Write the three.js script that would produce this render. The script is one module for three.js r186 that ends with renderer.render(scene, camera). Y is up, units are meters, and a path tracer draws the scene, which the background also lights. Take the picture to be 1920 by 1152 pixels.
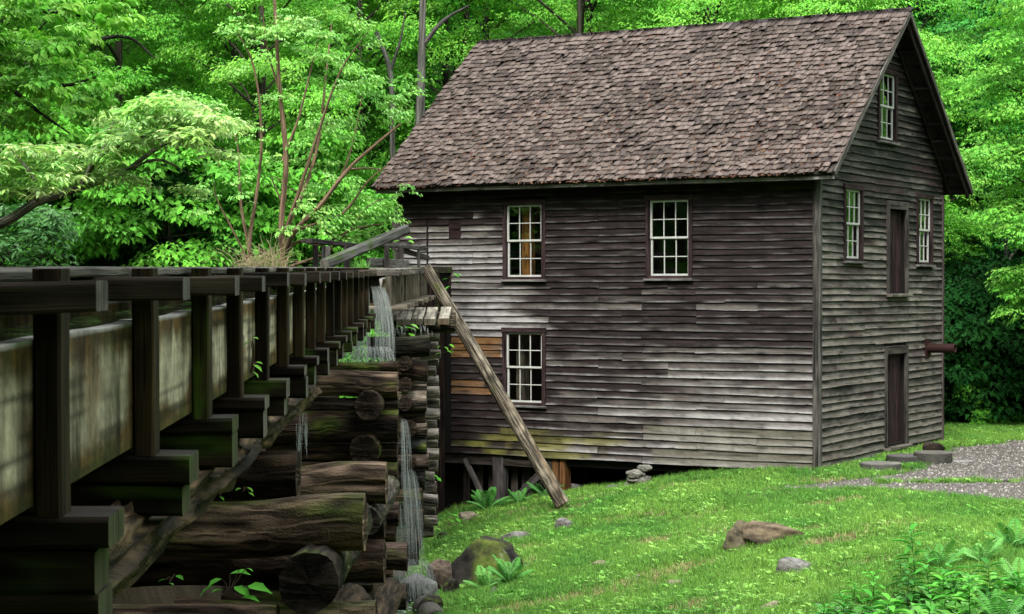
import * as THREE from 'three';
import { mergeGeometries } from 'three/addons/utils/BufferGeometryUtils.js';

// ---------------------------------------------------------------- camera, sky, sun, exposure
const scene = new THREE.Scene();
const camera = new THREE.PerspectiveCamera(18.18, 1024 / 614, 0.3, 400);
camera.position.set(0, 3.4, 0);
const PITCH = Math.atan(31 / 3600);
camera.rotation.set(-PITCH, 0, 0);
camera.focus = 34;
camera.userData.fStop = 18;
scene.add(camera);

const EXPOSURE = 3.8;
{
  // an overcast sky: brightest overhead, the ground colour below the horizon
  const W = 128, H = 64, d = new Float32Array(W * H * 4);
  for (let j = 0; j < H; j++) for (let i = 0; i < W; i++) {
    const up = Math.sin(((j + 0.5) / H - 0.5) * Math.PI), k = (j * W + i) * 4;
    const L = up > 0 ? 0.42 + 0.95 * up : 0.1;
    d[k] = L * 0.97; d[k + 1] = L; d[k + 2] = L * 1.04; d[k + 3] = 1;
  }
  const t = new THREE.DataTexture(d, W, H, THREE.RGBAFormat, THREE.FloatType);
  t.mapping = THREE.EquirectangularReflectionMapping; t.magFilter = THREE.LinearFilter; t.needsUpdate = true;
  scene.background = t; scene.environment = t;
}
const sun = new THREE.DirectionalLight(new THREE.Color(1, 0.96, 0.88), 1.5);
sun.position.set(-12, 60, 22); sun.target.position.set(2, 0, -32);
sun.castShadow = true; sun.shadow.radius = 26; sun.shadow.mapSize.set(2048, 2048);
Object.assign(sun.shadow.camera, { left: -45, right: 45, top: 45, bottom: -45, near: 1, far: 150 });
scene.add(sun, sun.target);
const renderer = new THREE.WebGLRenderer({ antialias: true });
renderer.toneMapping = THREE.LinearToneMapping;
renderer.toneMappingExposure = EXPOSURE;
renderer.shadowMap.enabled = true;
renderer.setSize(1024, 614);

// ---------------------------------------------------------------- numbers and noise
function rng(seed) { let a = seed >>> 0; return () => { a = (a + 0x6d2b79f5) | 0; let t = Math.imul(a ^ (a >>> 15), 1 | a); t = (t + Math.imul(t ^ (t >>> 7), 61 | t)) ^ t; return ((t ^ (t >>> 14)) >>> 0) / 4294967296; }; }
const clamp = (x, a = 0, b = 1) => Math.min(b, Math.max(a, x)), lerp = (a, b, t) => a + (b - a) * t;
const ss = (a, b, x) => { const t = clamp((x - a) / (b - a)); return t * t * (3 - 2 * t); };
function hash(x, y, z) { let h = (Math.imul(x, 374761393) + Math.imul(y, 668265263) + Math.imul(z, 2147483647 ^ 0x5bd1e995)) | 0; h = Math.imul(h ^ (h >>> 13), 1274126177); return ((h ^ (h >>> 16)) >>> 0) / 4294967296; }
function noise(x, y = 0, z = 0, p = 0) {                              // value noise 0..1, with periods p = [x, y] when given
  const xi = Math.floor(x), yi = Math.floor(y), zi = Math.floor(z), f = (t) => t * t * (3 - 2 * t), u = f(x - xi), v = f(y - yi), w = f(z - zi);
  const px = p ? p[0] : 0, py = p ? p[1] : 0, g = (a, b, c) => hash(px ? (((xi + a) % px) + px) % px : xi + a, py ? (((yi + b) % py) + py) % py : yi + b, zi + c);
  return lerp(lerp(lerp(g(0, 0, 0), g(1, 0, 0), u), lerp(g(0, 1, 0), g(1, 1, 0), u), v), lerp(lerp(g(0, 0, 1), g(1, 0, 1), u), lerp(g(0, 1, 1), g(1, 1, 1), u), v), w);
}
function fbm(x, y = 0, z = 0, o = 4) { let s = 0, a = 0.5, n = 0; for (let i = 0; i < o; i++) { s += a * noise(x, y, z); n += a; a *= 0.5; x = x * 2.03 + 7.1; y = y * 2.03 + 3.7; z = z * 2.03 + 1.3; } return s / n; }
const mix3 = (a, b, t) => [lerp(a[0], b[0], t), lerp(a[1], b[1], t), lerp(a[2], b[2], t)], mul3 = (a, k) => [a[0] * k, a[1] * k, a[2] * k];
const V = (x, y, z) => new THREE.Vector3(x, y, z);

// places in the world measured along the camera's lines of sight: depth Z in metres in front of the viewpoint
const CP = Math.cos(PITCH), SP = Math.sin(PITCH), F = 3600;
function ray(px, py) { const y = -(py - 576) / F; return V((px - 960) / F, y * CP - SP, -y * SP - CP); }
function at(px, py, Z) { const d = ray(px, py), k = Z / -d.z; return V(d.x * k, 3.4 + d.y * k, -Z); }

// ---------------------------------------------------------------- objects
const used = new Map();
function numbered(name) { const n = used.get(name) ?? 0; used.set(name, n + 1); return n ? name + '_' + String(n).padStart(3, '0') : name; }
function tag(o, label, category, group, kind) { if (label) o.userData.label = label; if (category) o.userData.category = category; if (group) o.userData.group = group; if (kind) o.userData.kind = kind; return o; }
function thing(name, label, category, pos = V(0, 0, 0), group) { const o = new THREE.Group(); o.name = numbered(name); o.position.copy(pos); scene.add(o); return tag(o, label, category, group); }
function part(name, geo, mat, parent, kind) { const m = new THREE.Mesh(geo, mat); m.name = name; m.castShadow = m.receiveShadow = true; parent.add(m); if (kind) m.userData.kind = kind; return m; }
function struct(name, geo, mat) { const m = part(name, geo, mat, scene, 'structure'); m.name = numbered(name); return m; }
function seat(name, label, category, geo, mat, pos, group) { const m = part(name, geo, mat, scene); m.name = numbered(name); m.position.copy(pos); return tag(m, label, category, group); }

// ---------------------------------------------------------------- geometry
class MB {                                                            // a mesh being collected: vertices with uv and colour
  constructor() { this.p = []; this.u = []; this.c = []; this.i = []; }
  v(p, u, c) { this.p.push(p[0], p[1], p[2]); this.u.push(u[0], u[1]); this.c.push(c[0], c[1], c[2]); return this.p.length / 3 - 1; }
  tri(a, b, c) { this.i.push(a, b, c); }
  quad(a, b, c, d) { this.i.push(a, b, c, a, c, d); }
  build() {
    const g = new THREE.BufferGeometry();
    g.setAttribute('position', new THREE.Float32BufferAttribute(this.p, 3)); g.setAttribute('uv', new THREE.Float32BufferAttribute(this.u, 2)); g.setAttribute('color', new THREE.Float32BufferAttribute(this.c, 3));
    g.setIndex(this.i); g.computeVertexNormals(); return g;
  }
}
// a closed outline [[y, z], ...] (counter-clockwise seen from +x) drawn along x with crisp long edges
function sweep(outline, x0, x1, n, { col = () => [1, 1, 1], off = () => [0, 0], sub = 9, caps = true, endSlant = 0 } = {}) {
  const b = new MB(), pts = [];
  outline.forEach((a, k) => { const e = outline[(k + 1) % outline.length], m = Math.max(1, Math.ceil(Math.hypot(e[0] - a[0], e[1] - a[1]) / sub)); const row = []; for (let j = 0; j <= m; j++) row.push([lerp(a[0], e[0], j / m), lerp(a[1], e[1], j / m)]); pts.push(row); });
  let per = 0;
  const cy = outline.reduce((s, q) => s + q[0], 0) / outline.length, cz = outline.reduce((s, q) => s + q[1], 0) / outline.length;
  for (const row of pts) {
    const ids = [], w = Math.hypot(row[0][0] - row.at(-1)[0], row[0][1] - row.at(-1)[1]);
    row.forEach(([y, z], j) => { for (let s = 0; s <= n; s++) { const x = lerp(x0, x1, s / n), [dy, dz] = off(x, y, z, s / n); ids.push(b.v([x, y + dy, z + dz], [x, per + (w * j) / (row.length - 1)], col(x, y, z))); } });
    for (let j = 0; j + 1 < row.length; j++) for (let s = 0; s < n; s++) { const k = j * (n + 1) + s; b.quad(ids[k], ids[k + n + 1], ids[k + n + 2], ids[k + 1]); }
    per += w;
  }
  if (caps) for (const [x, t, flip] of [[x0, 0, 1], [x1, 1, 0]]) {
    const ring = []; pts.forEach((row) => row.slice(0, -1).forEach(([y, z]) => { const [dy, dz] = off(x, y, z, t); ring.push(b.v([x, y + dy, z + dz], [y, z], mul3(col(x, y, z, true), 1))); }));
    const [dy, dz] = off(x, cy, cz, t), m = b.v([x, cy + dy, cz + dz], [cy, cz], col(x, cy, cz, true));
    ring.forEach((a, k) => { const e = ring[(k + 1) % ring.length]; flip ? b.tri(m, e, a) : b.tri(m, a, e); });
  }
  return b.build();
}
const chamfered = (y0, y1, z0, z1, c) => [[y0 + c, z0], [y0, z0 + c], [y0, z1 - c], [y0 + c, z1], [y1 - c, z1], [y1, z1 - c], [y1, z0 + c], [y1 - c, z0]].reverse();
// a squared timber along x, centred on its axis, weathered: colour function from two tones and noise
function timber(len, h, d, { seed = 1, dark = [0.03, 0.025, 0.02], light = [0.1, 0.085, 0.065], moss = 0, end, c = 0.008, bend = 0.004, n, bias = 0 } = {}) {
  const N = n ?? Math.max(3, Math.min(60, Math.round(len / 0.07)));
  return sweep(chamfered(-h / 2, h / 2, -d / 2, d / 2, Math.min(c, h / 5, d / 5)), -len / 2, len / 2, N, {
    sub: 0.022,
    off: (x, y, z) => [(noise(x * 3, seed, y * 20) - 0.5) * 2 * bend, (noise(x * 3, seed + 40, z * 20) - 0.5) * 2 * bend],
    col: (x, y, z, cap) => {
      let t = clamp(fbm(x * 1.6 + seed * 9, y * 14, z * 14 + seed, 3) * 1.7 - 0.4 + bias), k = mix3(dark, light, cap ? clamp(0.5 + t * 0.6) : t);
      if (cap && end) k = mix3(k, end, 0.75);
      if (moss) k = mix3(k, [0.05, 0.09, 0.012], clamp((fbm(x * 4 + seed, y * 9, z * 9 + 5, 3) - 0.62 + moss * 0.3 + (y > 0 ? 0.08 : 0)) * 6) * 0.85);
      const split = cap ? 0 : ss(0.7, 0.82, noise(x * 0.9 + seed * 3.7, y * 38, z * 38 + seed)) * 0.75, spot = ss(0.8, 0.9, noise(x * 5 + seed, y * 12, z * 12)) * 0.4;
      return mul3(k, (0.7 + 0.6 * noise(x * 9, y * 30 + seed, z * 30)) * (1 - split) * (1 - spot));
    },
  });
}
// a round log along x; lumpy, worn and mossy
function logGeo(len, r0, r1, { seed = 1, dark = [0.025, 0.018, 0.013], light = [0.16, 0.115, 0.08], moss = 0, endDark = 0.5, rad = 36, lump = 0.1, bend = 0.03, mossTop = 0, grooves = 0.06, worn = 0 } = {}) {
  const b = new MB(), n = Math.max(4, Math.min(60, Math.round(len / 0.05)));
  const shape = (t, a) => { const r = lerp(r0, r1, t), x = t * len; return r * (1 + lump * (fbm(x * 1.3 + seed * 5, Math.cos(a) * 1.2, Math.sin(a) * 1.2 + seed, 3) - 0.5) * 2 + grooves * (noise(x * 1.5 + seed, Math.cos(a) * 7, Math.sin(a) * 7) - 0.5) - 0.05 * ss(0.66, 0.8, noise(x * 1.2 + seed, Math.sin(a) * 9, Math.cos(a) * 9 + seed)) + (Math.abs(t - 0.5) > 0.47 ? 0.05 * (noise(a * 3, seed, t) - 0.6) : 0)); };
  const colour = (x, y, z, up, cap) => {
    const ya = y / r0, za = z / r0, crack = ss(0.66, 0.8, noise(x * 1.2 + seed, ya * 9, za * 9 + seed)) * (cap ? 0 : 1);
    let t = clamp(fbm(x * 1.1 + seed * 3, ya * 3.5, za * 3.5 + seed, 4) * 1.5 - 0.5 + (noise(x * 2.2, ya * 11 + seed, za * 11) - 0.4) * 0.75 + 0.22 * clamp(ya) + worn), k = mul3(mix3(dark, light, t), 1 - 0.8 * crack);  // upper side painted lighter, as if lit from above
    const m = clamp((fbm(x * 2.2 + seed * 7, y * 5, z * 5, 3) - 0.66 + moss * 0.35 + mossTop * clamp(up)) * 5);
    return mul3(mix3(k, mix3([0.035, 0.07, 0.01], [0.11, 0.12, 0.025], noise(x * 20, y * 20, z * 20)), m * 0.9), 0.75 + 0.5 * noise(x * 14, y * 40, z * 40 + seed));
  };
  const ring = [];
  for (let s = 0; s <= n; s++) { const t = s / n, row = []; const by = (fbm(t * 2 + seed, 3, 1, 2) - 0.5) * bend * 2, bz = (fbm(t * 2 + seed, 9, 5, 2) - 0.5) * bend * 2; for (let k = 0; k <= rad; k++) { const a = (k / rad) * 2 * Math.PI, r = shape(t, k === rad ? 0 : a); row.push(b.v([(t - 0.5) * len, Math.sin(a) * r + by, Math.cos(a) * r + bz], [t * len, (k / rad) * 6.28 * r0], colour(t * len, Math.sin(a) * r, Math.cos(a) * r, Math.sin(a)))); } ring.push(row); }
  for (let s = 0; s < n; s++) for (let k = 0; k < rad; k++) b.quad(ring[s][k], ring[s + 1][k], ring[s + 1][k + 1], ring[s][k + 1]);
  for (const [row, dir, t] of [[ring[0], -1, 0], [ring[n], 1, 1]]) {
    const P = (k) => [b.p[row[k] * 3], b.p[row[k] * 3 + 1], b.p[row[k] * 3 + 2]], cen = [0, 0, 0];
    for (let k = 0; k < rad; k++) { const q = P(k); cen[0] += q[0] / rad; cen[1] += q[1] / rad; cen[2] += q[2] / rad; }
    let prev = null;
    for (let q = 4; q >= 0; q--) {
      const cur = [];
      for (let k = 0; k <= rad; k++) { const e = P(k % rad), f = q / 4, jit = dir * r0 * (0.1 * (noise(k * 1.7 + seed, q, t) - 0.5) + 0.04 * (1 - f)), rings = (0.55 + 0.9 * noise(f * 8, k * 0.5, seed)) * (noise(k * 0.9, seed, 5) > 0.7 ? 0.45 : 1); cur.push(b.v([lerp(cen[0], e[0], f) + (q === 4 ? 0 : jit), lerp(cen[1], e[1], f), lerp(cen[2], e[2], f)], [lerp(cen[2], e[2], f) * 0.7, lerp(cen[1], e[1], f) * 0.7], mul3(mix3(light, dark, endDark), rings * (q === 4 ? 1.5 : 1)))); }
      if (prev) for (let k = 0; k < rad; k++) dir > 0 ? b.quad(prev[k], cur[k], cur[k + 1], prev[k + 1]) : b.quad(prev[k + 1], cur[k + 1], cur[k], prev[k]);
      prev = cur;
    }
  }
  return b.build();
}
// a tapered round branch through points, radius from r0 to r1
function branch(points, r0, r1, { rad = 6, col = [0.1, 0.08, 0.06], vary = 0.5, seed = 1 } = {}) {
  const curve = new THREE.CatmullRomCurve3(points), n = Math.max(3, points.length * 3), b = new MB(), rows = [];
  const T = V(0, 0, 0), N = V(0, 0, 0), B = V(0, 0, 0), P = V(0, 0, 0);
  for (let s = 0; s <= n; s++) {
    const t = s / n; curve.getPoint(t, P); curve.getTangent(t, T);
    N.set(1, 0, 0); if (Math.abs(T.x) > 0.8) N.set(0, 0, 1); B.crossVectors(T, N).normalize(); N.crossVectors(B, T);
    const row = [];
    for (let k = 0; k <= rad; k++) { const a = (k / rad) * 2 * Math.PI, r = lerp(r0, r1, t) * (0.9 + 0.2 * noise(t * 9 + seed, k % rad, 3)); row.push(b.v([P.x + (N.x * Math.cos(a) + B.x * Math.sin(a)) * r, P.y + (N.y * Math.cos(a) + B.y * Math.sin(a)) * r, P.z + (N.z * Math.cos(a) + B.z * Math.sin(a)) * r], [t * n * 0.15, k / rad], mul3(col, 1 - vary / 2 + vary * fbm(P.x * 4 + seed, P.y * 4, (k % rad) + P.z, 3)))); }
    rows.push(row);
  }
  for (let s = 0; s < n; s++) for (let k = 0; k < rad; k++) b.quad(rows[s][k], rows[s + 1][k], rows[s + 1][k + 1], rows[s][k + 1]);
  return b.build();
}
// a stone: a ball pushed about by noise and cut by a few planes
function stoneGeo(w, h, d, { seed = 1, base = [0.2, 0.19, 0.17], dark = [0.06, 0.055, 0.045], moss = 0, detail = 4, cuts = 12, rough = 0.14 } = {}) {
  const R = rng(seed * 77 + 5), g0 = new THREE.IcosahedronGeometry(1, detail * 4), p = g0.attributes.position, b = new MB(), planes = [];
  for (let k = 0; k < cuts; k++) { const n = V(R() - 0.5, R() - 0.35, R() - 0.5).normalize(); planes.push([n, 0.5 + 0.34 * R()]); }
  planes.push([V(0.08 * (R() - 0.5), 1, 0.1).normalize(), 0.72]);
  const v = V(0, 0, 0), map = new Map();
  for (let i = 0; i < p.count; i++) {
    v.fromBufferAttribute(p, i).normalize(); const key = v.x.toFixed(4) + v.y.toFixed(4) + v.z.toFixed(4);
    if (!map.has(key)) {
      let r = 1 + rough * 2 * (fbm(v.x * 1.6 + seed, v.y * 1.6, v.z * 1.6, 4) - 0.5);
      for (const [n, dd] of planes) { const q = n.dot(v); if (q > 0.05) r = Math.min(r, dd / q); }
      r += rough * 0.5 * (fbm(v.x * 6 + seed, v.y * 9, v.z * 6, 3) - 0.5);
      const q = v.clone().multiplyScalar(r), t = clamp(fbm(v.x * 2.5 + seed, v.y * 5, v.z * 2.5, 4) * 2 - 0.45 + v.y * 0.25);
      let c = mix3(dark, base, t);
      c = mix3(c, mix3([0.03, 0.06, 0.01], [0.12, 0.14, 0.03], noise(v.x * 30, v.y * 30, v.z * 30)), clamp((fbm(v.x * 2.2 + seed * 3, v.y * 2.2, v.z * 2.2, 3) - 0.72 + moss * 0.5) * 5));
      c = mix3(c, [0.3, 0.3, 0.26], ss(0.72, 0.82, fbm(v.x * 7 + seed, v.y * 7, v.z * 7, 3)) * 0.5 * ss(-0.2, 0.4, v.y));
      map.set(key, b.v([q.x * w / 2, q.y * h / 2, q.z * d / 2], [q.x * w / 2 + q.z * d / 3, q.y * h / 2], mul3(c, 0.8 + 0.4 * noise(v.x * 25, v.y * 25, v.z * 25))));
    }
    b.i.push(map.get(key));
  }
  g0.dispose(); return b.build();
}
const place = (g, x, y, z, ry = 0, rx = 0, rz = 0) => { const m = new THREE.Matrix4().makeRotationFromEuler(new THREE.Euler(rx, ry, rz, 'YXZ')); m.setPosition(x, y, z); return g.applyMatrix4(m); };

// ---------------------------------------------------------------- textures and materials
function dataTex(S, fn) {
  const d = new Uint8Array(S * S * 4);
  for (let y = 0; y < S; y++) for (let x = 0; x < S; x++) { const k = (y * S + x) * 4, v = fn(x / S, y / S); d[k] = clamp(v[0]) * 255; d[k + 1] = clamp(v[1]) * 255; d[k + 2] = clamp(v[2]) * 255; d[k + 3] = 255; }
  const t = new THREE.DataTexture(d, S, S); t.wrapS = t.wrapT = THREE.RepeatWrapping; t.magFilter = THREE.LinearFilter; t.minFilter = THREE.LinearMipmapLinearFilter; t.generateMipmaps = true; t.needsUpdate = true; return t;
}
const rep = (t, x, y) => { const c = t.clone(); c.repeat.set(x, y); c.needsUpdate = true; return c; };
const grainTex = dataTex(512, (u, v) => {                             // u runs with the grain
  const fine = noise(u * 8, v * 128, 1, [8, 128]) * 0.5 + noise(u * 16, v * 256, 2, [16, 256]) * 0.3 + noise(u * 4, v * 32, 3, [4, 32]) * 0.4;
  const knot = Math.pow(noise(u * 8, v * 8, 4, [8, 8]), 5) * 0.5, crack = -0.45 * ss(0.74, 0.9, noise(u * 4, v * 64, 6, [4, 64]));
  const k = 0.5 + fine * 0.48 + crack - knot; return [k, k, k];
});
const barkTex = dataTex(512, (u, v) => {
  const w = noise(u * 8, v * 8, 9, [8, 8]) * 0.08, a = noise(u * 8, (v + w) * 32, 1, [8, 32]), b = noise(u * 32, v * 64, 2, [32, 64]), c = noise(u * 128, v * 128, 3, [128, 128]);
  const k = 0.12 + 0.75 * Math.pow(a, 1.3) + 0.35 * b * a + 0.25 * (c - 0.3); return [k, k, k];
});
const speckTex = dataTex(512, (u, v) => { const k = 0.45 + 0.3 * noise(u * 16, v * 16, 1, [16, 16]) + 0.25 * noise(u * 64, v * 64, 2, [64, 64]) + 0.3 * noise(u * 256, v * 256, 3, [256, 256]) - 0.1; return [k, k, k]; });
const earthTex = dataTex(512, (u, v) => { const k = 0.3 + 0.35 * noise(u * 8, v * 8, 1, [8, 8]) + 0.3 * noise(u * 32, v * 32, 2, [32, 32]) + 0.35 * noise(u * 128, v * 128, 3, [128, 128]); return [k, k * 0.98, k * 0.9]; });
const rippleTex = dataTex(256, (u, v) => { const k = noise(u * 8, v * 8, 1, [8, 8]) * 0.5 + noise(u * 16, v * 16, 2, [16, 16]) * 0.3 + noise(u * 32, v * 32, 3, [32, 32]) * 0.2; return [k, k, k]; });
const S = (o) => new THREE.MeshPhysicalMaterial({ roughness: 0.85, specularIntensity: 0.14, ...o }), PH = (o) => new THREE.MeshPhysicalMaterial({ roughness: 0.85, ...o });
const M = {
  wood: S({ vertexColors: true, map: rep(grainTex, 0.7, 2), bumpMap: rep(grainTex, 0.7, 2), bumpScale: 0.004, roughness: 0.72 }),
  siding: S({ vertexColors: true, map: rep(grainTex, 0.45, 2.2), bumpMap: rep(grainTex, 0.45, 2.2), bumpScale: 0.003, roughness: 0.6 }),
  shake: S({ vertexColors: true, map: rep(grainTex, 1.2, 3), bumpMap: rep(grainTex, 1.2, 3), bumpScale: 0.006, roughness: 0.85 }),
  log: S({ vertexColors: true, map: rep(barkTex, 0.8, 1.6), bumpMap: rep(barkTex, 0.8, 1.6), bumpScale: 0.018, roughness: 0.8 }),
  trunk: S({ vertexColors: true, map: rep(barkTex, 1, 1), bumpMap: rep(barkTex, 1, 1), bumpScale: 0.012, roughness: 0.95 }),
  stone: S({ vertexColors: true, map: rep(speckTex, 1.3, 1.3), bumpMap: rep(speckTex, 1.3, 1.3), bumpScale: 0.015, roughness: 0.85 }),
  white: S({ color: new THREE.Color(0.5, 0.5, 0.47), map: rep(grainTex, 1, 3), roughness: 0.6 }),
  black: S({ color: new THREE.Color(0.012, 0.011, 0.01), roughness: 0.9 }),
  glass: PH({ color: new THREE.Color(0.9, 0.95, 0.93), roughness: 0.02, transmission: 1, thickness: 0, ior: 1.75 }),
  rust: S({ color: new THREE.Color(0.035, 0.017, 0.016), map: rep(speckTex, 2, 2), bumpMap: rep(speckTex, 3, 3), bumpScale: 0.004, roughness: 0.7, metalness: 0.2 }),
  ground: S({ vertexColors: true, map: rep(earthTex, 0.9, 0.9), bumpMap: rep(earthTex, 0.9, 0.9), bumpScale: 0.03, roughness: 1 }),
  gravel: S({ color: new THREE.Color(0.12, 0.108, 0.096), map: rep(speckTex, 1.2, 1.2), bumpMap: rep(speckTex, 2.4, 2.4), bumpScale: 0.02, roughness: 0.95 }),
  pebble: S({ color: new THREE.Color(1, 0.97, 0.9), roughness: 0.9 }),
  leaf: PH({ color: new THREE.Color(1, 1, 1), vertexColors: true, roughness: 0.86, transmission: 0.42, thickness: 0, side: THREE.DoubleSide, specularIntensity: 0.4 }),
  leafDark: PH({ color: new THREE.Color(1, 1, 1), vertexColors: true, roughness: 0.95, transmission: 0.3, thickness: 0, side: THREE.DoubleSide, specularIntensity: 0.15 }),
  gloss: S({ vertexColors: true, roughness: 0.45, side: THREE.DoubleSide }),
  grass: PH({ color: new THREE.Color(1, 1, 1), vertexColors: true, roughness: 0.95, transmission: 0.25, thickness: 0, side: THREE.DoubleSide, specularIntensity: 0.6 }),
  litter: S({ vertexColors: true, roughness: 0.9, side: THREE.DoubleSide }),
  still: S({ specularIntensity: 1, ior: 1.33, color: new THREE.Color(0.018, 0.022, 0.012), roughness: 0.06, bumpMap: rep(rippleTex, 0.9, 0.5), bumpScale: 0.012 }),
  fall: PH({ color: new THREE.Color(0.34, 0.36, 0.35), roughness: 0.3, transparent: true, opacity: 0.3 }),
  plank: S({ vertexColors: true, map: rep(speckTex, 1.5, 0.9), bumpMap: rep(barkTex, 0.5, 0.6), bumpScale: 0.004, roughness: 0.8 }),
  foam: S({ color: new THREE.Color(0.36, 0.38, 0.38), roughness: 0.6, map: rep(rippleTex, 2, 2) }),
};
// ---------------------------------------------------------------- the lie of the land
const PTS = [[-60, 3.6], [-5.6, 3.55], [-4.4, 2.6], [-2.9, -1.35], [-2.4, -1.5], [-1.75, -1.46], [-1.3, -1.2], [-0.7, -1.08], [1.1, -0.72], [2.45, -0.47], [4.06, -0.2], [5.7, -0.02], [9, 0.05], [60, 0.3]];
function along(x) { for (let k = 0; k + 1 < PTS.length; k++) if (x <= PTS[k + 1][0]) { const a = PTS[k], b = PTS[k + 1]; return lerp(a[1], b[1], clamp((x - a[0]) / (b[0] - a[0]))); } return PTS.at(-1)[1]; }
function land(x, z) {
  const Z = -z;
  let h = (along(x - 0.25) + along(x + 0.25) + along(x)) / 3;
  const near = 1.7 - 0.152 * Math.max(0, Z - 5);
  h = Math.max(h, near) + Math.max(0, 0.25 - Math.abs(h - near)) * 0.3;
  const back = 46 + 5 * ss(4, 12, x), rise = Math.max(0, Z - back);
  h += 0.5 * rise * ss(0, 10, rise);
  const side = Math.max(0, -13.5 - x, x - 19, z - 9); h += 0.55 * side * ss(0, 5, side);                // slopes out of view, raised to block the low sky
  h += 0.3 * (fbm(x * 0.35 + 9, z * 0.35, 2, 3) - 0.5) * ss(-1.2, 1.5, x) * (1 - ss(5, 7, x)) + 0.06 * (fbm(x * 1.7, z * 1.7, 5, 3) - 0.5) + 1.6 * (fbm(x * 0.12, z * 0.12, 8, 3) - 0.5) * ss(2, 12, rise);
  return h;
}
function onLand(px, py, far = 60) { const d = ray(px, py); for (let Z = 6; Z < far; Z += 0.03) { const k = Z / -d.z, y = 3.4 + d.y * k; if (y < land(d.x * k, -Z)) return V(d.x * k, y, -Z); } return at(px, py, far); }
// where grass gives way to gravel (outline seen on the ground in front of the gable)
const GRAVEL = [[1440, 900], [1500, 899], [1560, 897], [1640, 894], [1715, 884], [1768, 866], [1784, 845], [1860, 838], [1990, 824], [2300, 812], [2300, 990], [2040, 956], [1920, 944], [1840, 935], [1770, 927], [1700, 921], [1640, 914], [1560, 909], [1490, 906]].map(([a, b]) => { const d = ray(a, b), k = (0.03 - 3.4) / d.y; return [d.x * k, d.z * k]; });
function gravelAt(x, z) {                                             // > 0 inside, about metres from the edge
  let inside = false, best = 1e9;
  for (let i = 0, j = GRAVEL.length - 1; i < GRAVEL.length; j = i++) {
    const [xi, zi] = GRAVEL[i], [xj, zj] = GRAVEL[j];
    if (zi > z !== zj > z && x < ((xj - xi) * (z - zi)) / (zj - zi) + xi) inside = !inside;
    const t = clamp(((x - xi) * (xj - xi) + (z - zi) * (zj - zi)) / ((xj - xi) ** 2 + (zj - zi) ** 2)); best = Math.min(best, Math.hypot(x - xi - t * (xj - xi), z - zi - t * (zj - zi)));
  }
  let v = (inside ? best : -best) + 0.5 * (fbm(x * 1.4, z * 1.4, 3, 3) - 0.5);
  const strip = Math.abs(z + 33.6 - (x - 8) * 0.12) ;                 // a grassy strip between the wheel ruts
  if (x > 6.4 && strip < 0.5) v = Math.min(v, (strip - 0.16) * 0.8 + 0.5 * (fbm(x * 2.2, z * 2.2, 4, 3) - 0.52) + ss(8.2, 10, x) * 0.2);
  return v;
}
const bare = (x, z) => clamp((fbm(x * 0.9 + 31, z * 1.3, 1, 4) - 0.53) * 6) * (1 - ss(5.5, 7, x) * 0.6);
{
  const xs = [], zs = [];
  for (let x = -75; x < -8; x += 2.2) xs.push(x); for (let x = -8; x < 12; x += 0.22) xs.push(x); for (let x = 12; x <= 75; x += 2.2) xs.push(x);
  for (let z = 40; z > -8; z -= 3) zs.push(z); for (let z = -8; z > -46; z -= 0.3) zs.push(z); for (let z = -46; z >= -130; z -= 1.6) zs.push(z);
  const b = new MB();
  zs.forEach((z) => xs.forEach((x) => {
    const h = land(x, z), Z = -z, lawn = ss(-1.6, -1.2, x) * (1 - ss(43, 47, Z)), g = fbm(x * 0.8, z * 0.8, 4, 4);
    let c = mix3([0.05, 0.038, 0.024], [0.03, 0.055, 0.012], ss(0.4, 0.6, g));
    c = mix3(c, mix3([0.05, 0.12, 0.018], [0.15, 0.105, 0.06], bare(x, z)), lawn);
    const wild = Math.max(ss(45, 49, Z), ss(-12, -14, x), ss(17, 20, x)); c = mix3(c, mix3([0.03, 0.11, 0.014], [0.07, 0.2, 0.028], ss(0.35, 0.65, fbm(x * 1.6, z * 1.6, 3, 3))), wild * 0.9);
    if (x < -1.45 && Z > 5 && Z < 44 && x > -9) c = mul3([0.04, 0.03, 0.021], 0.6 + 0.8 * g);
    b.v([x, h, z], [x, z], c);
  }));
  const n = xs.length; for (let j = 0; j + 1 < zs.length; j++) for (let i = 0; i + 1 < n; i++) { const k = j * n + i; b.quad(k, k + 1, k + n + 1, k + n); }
  struct('ground', b.build(), M.ground);
}
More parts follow.
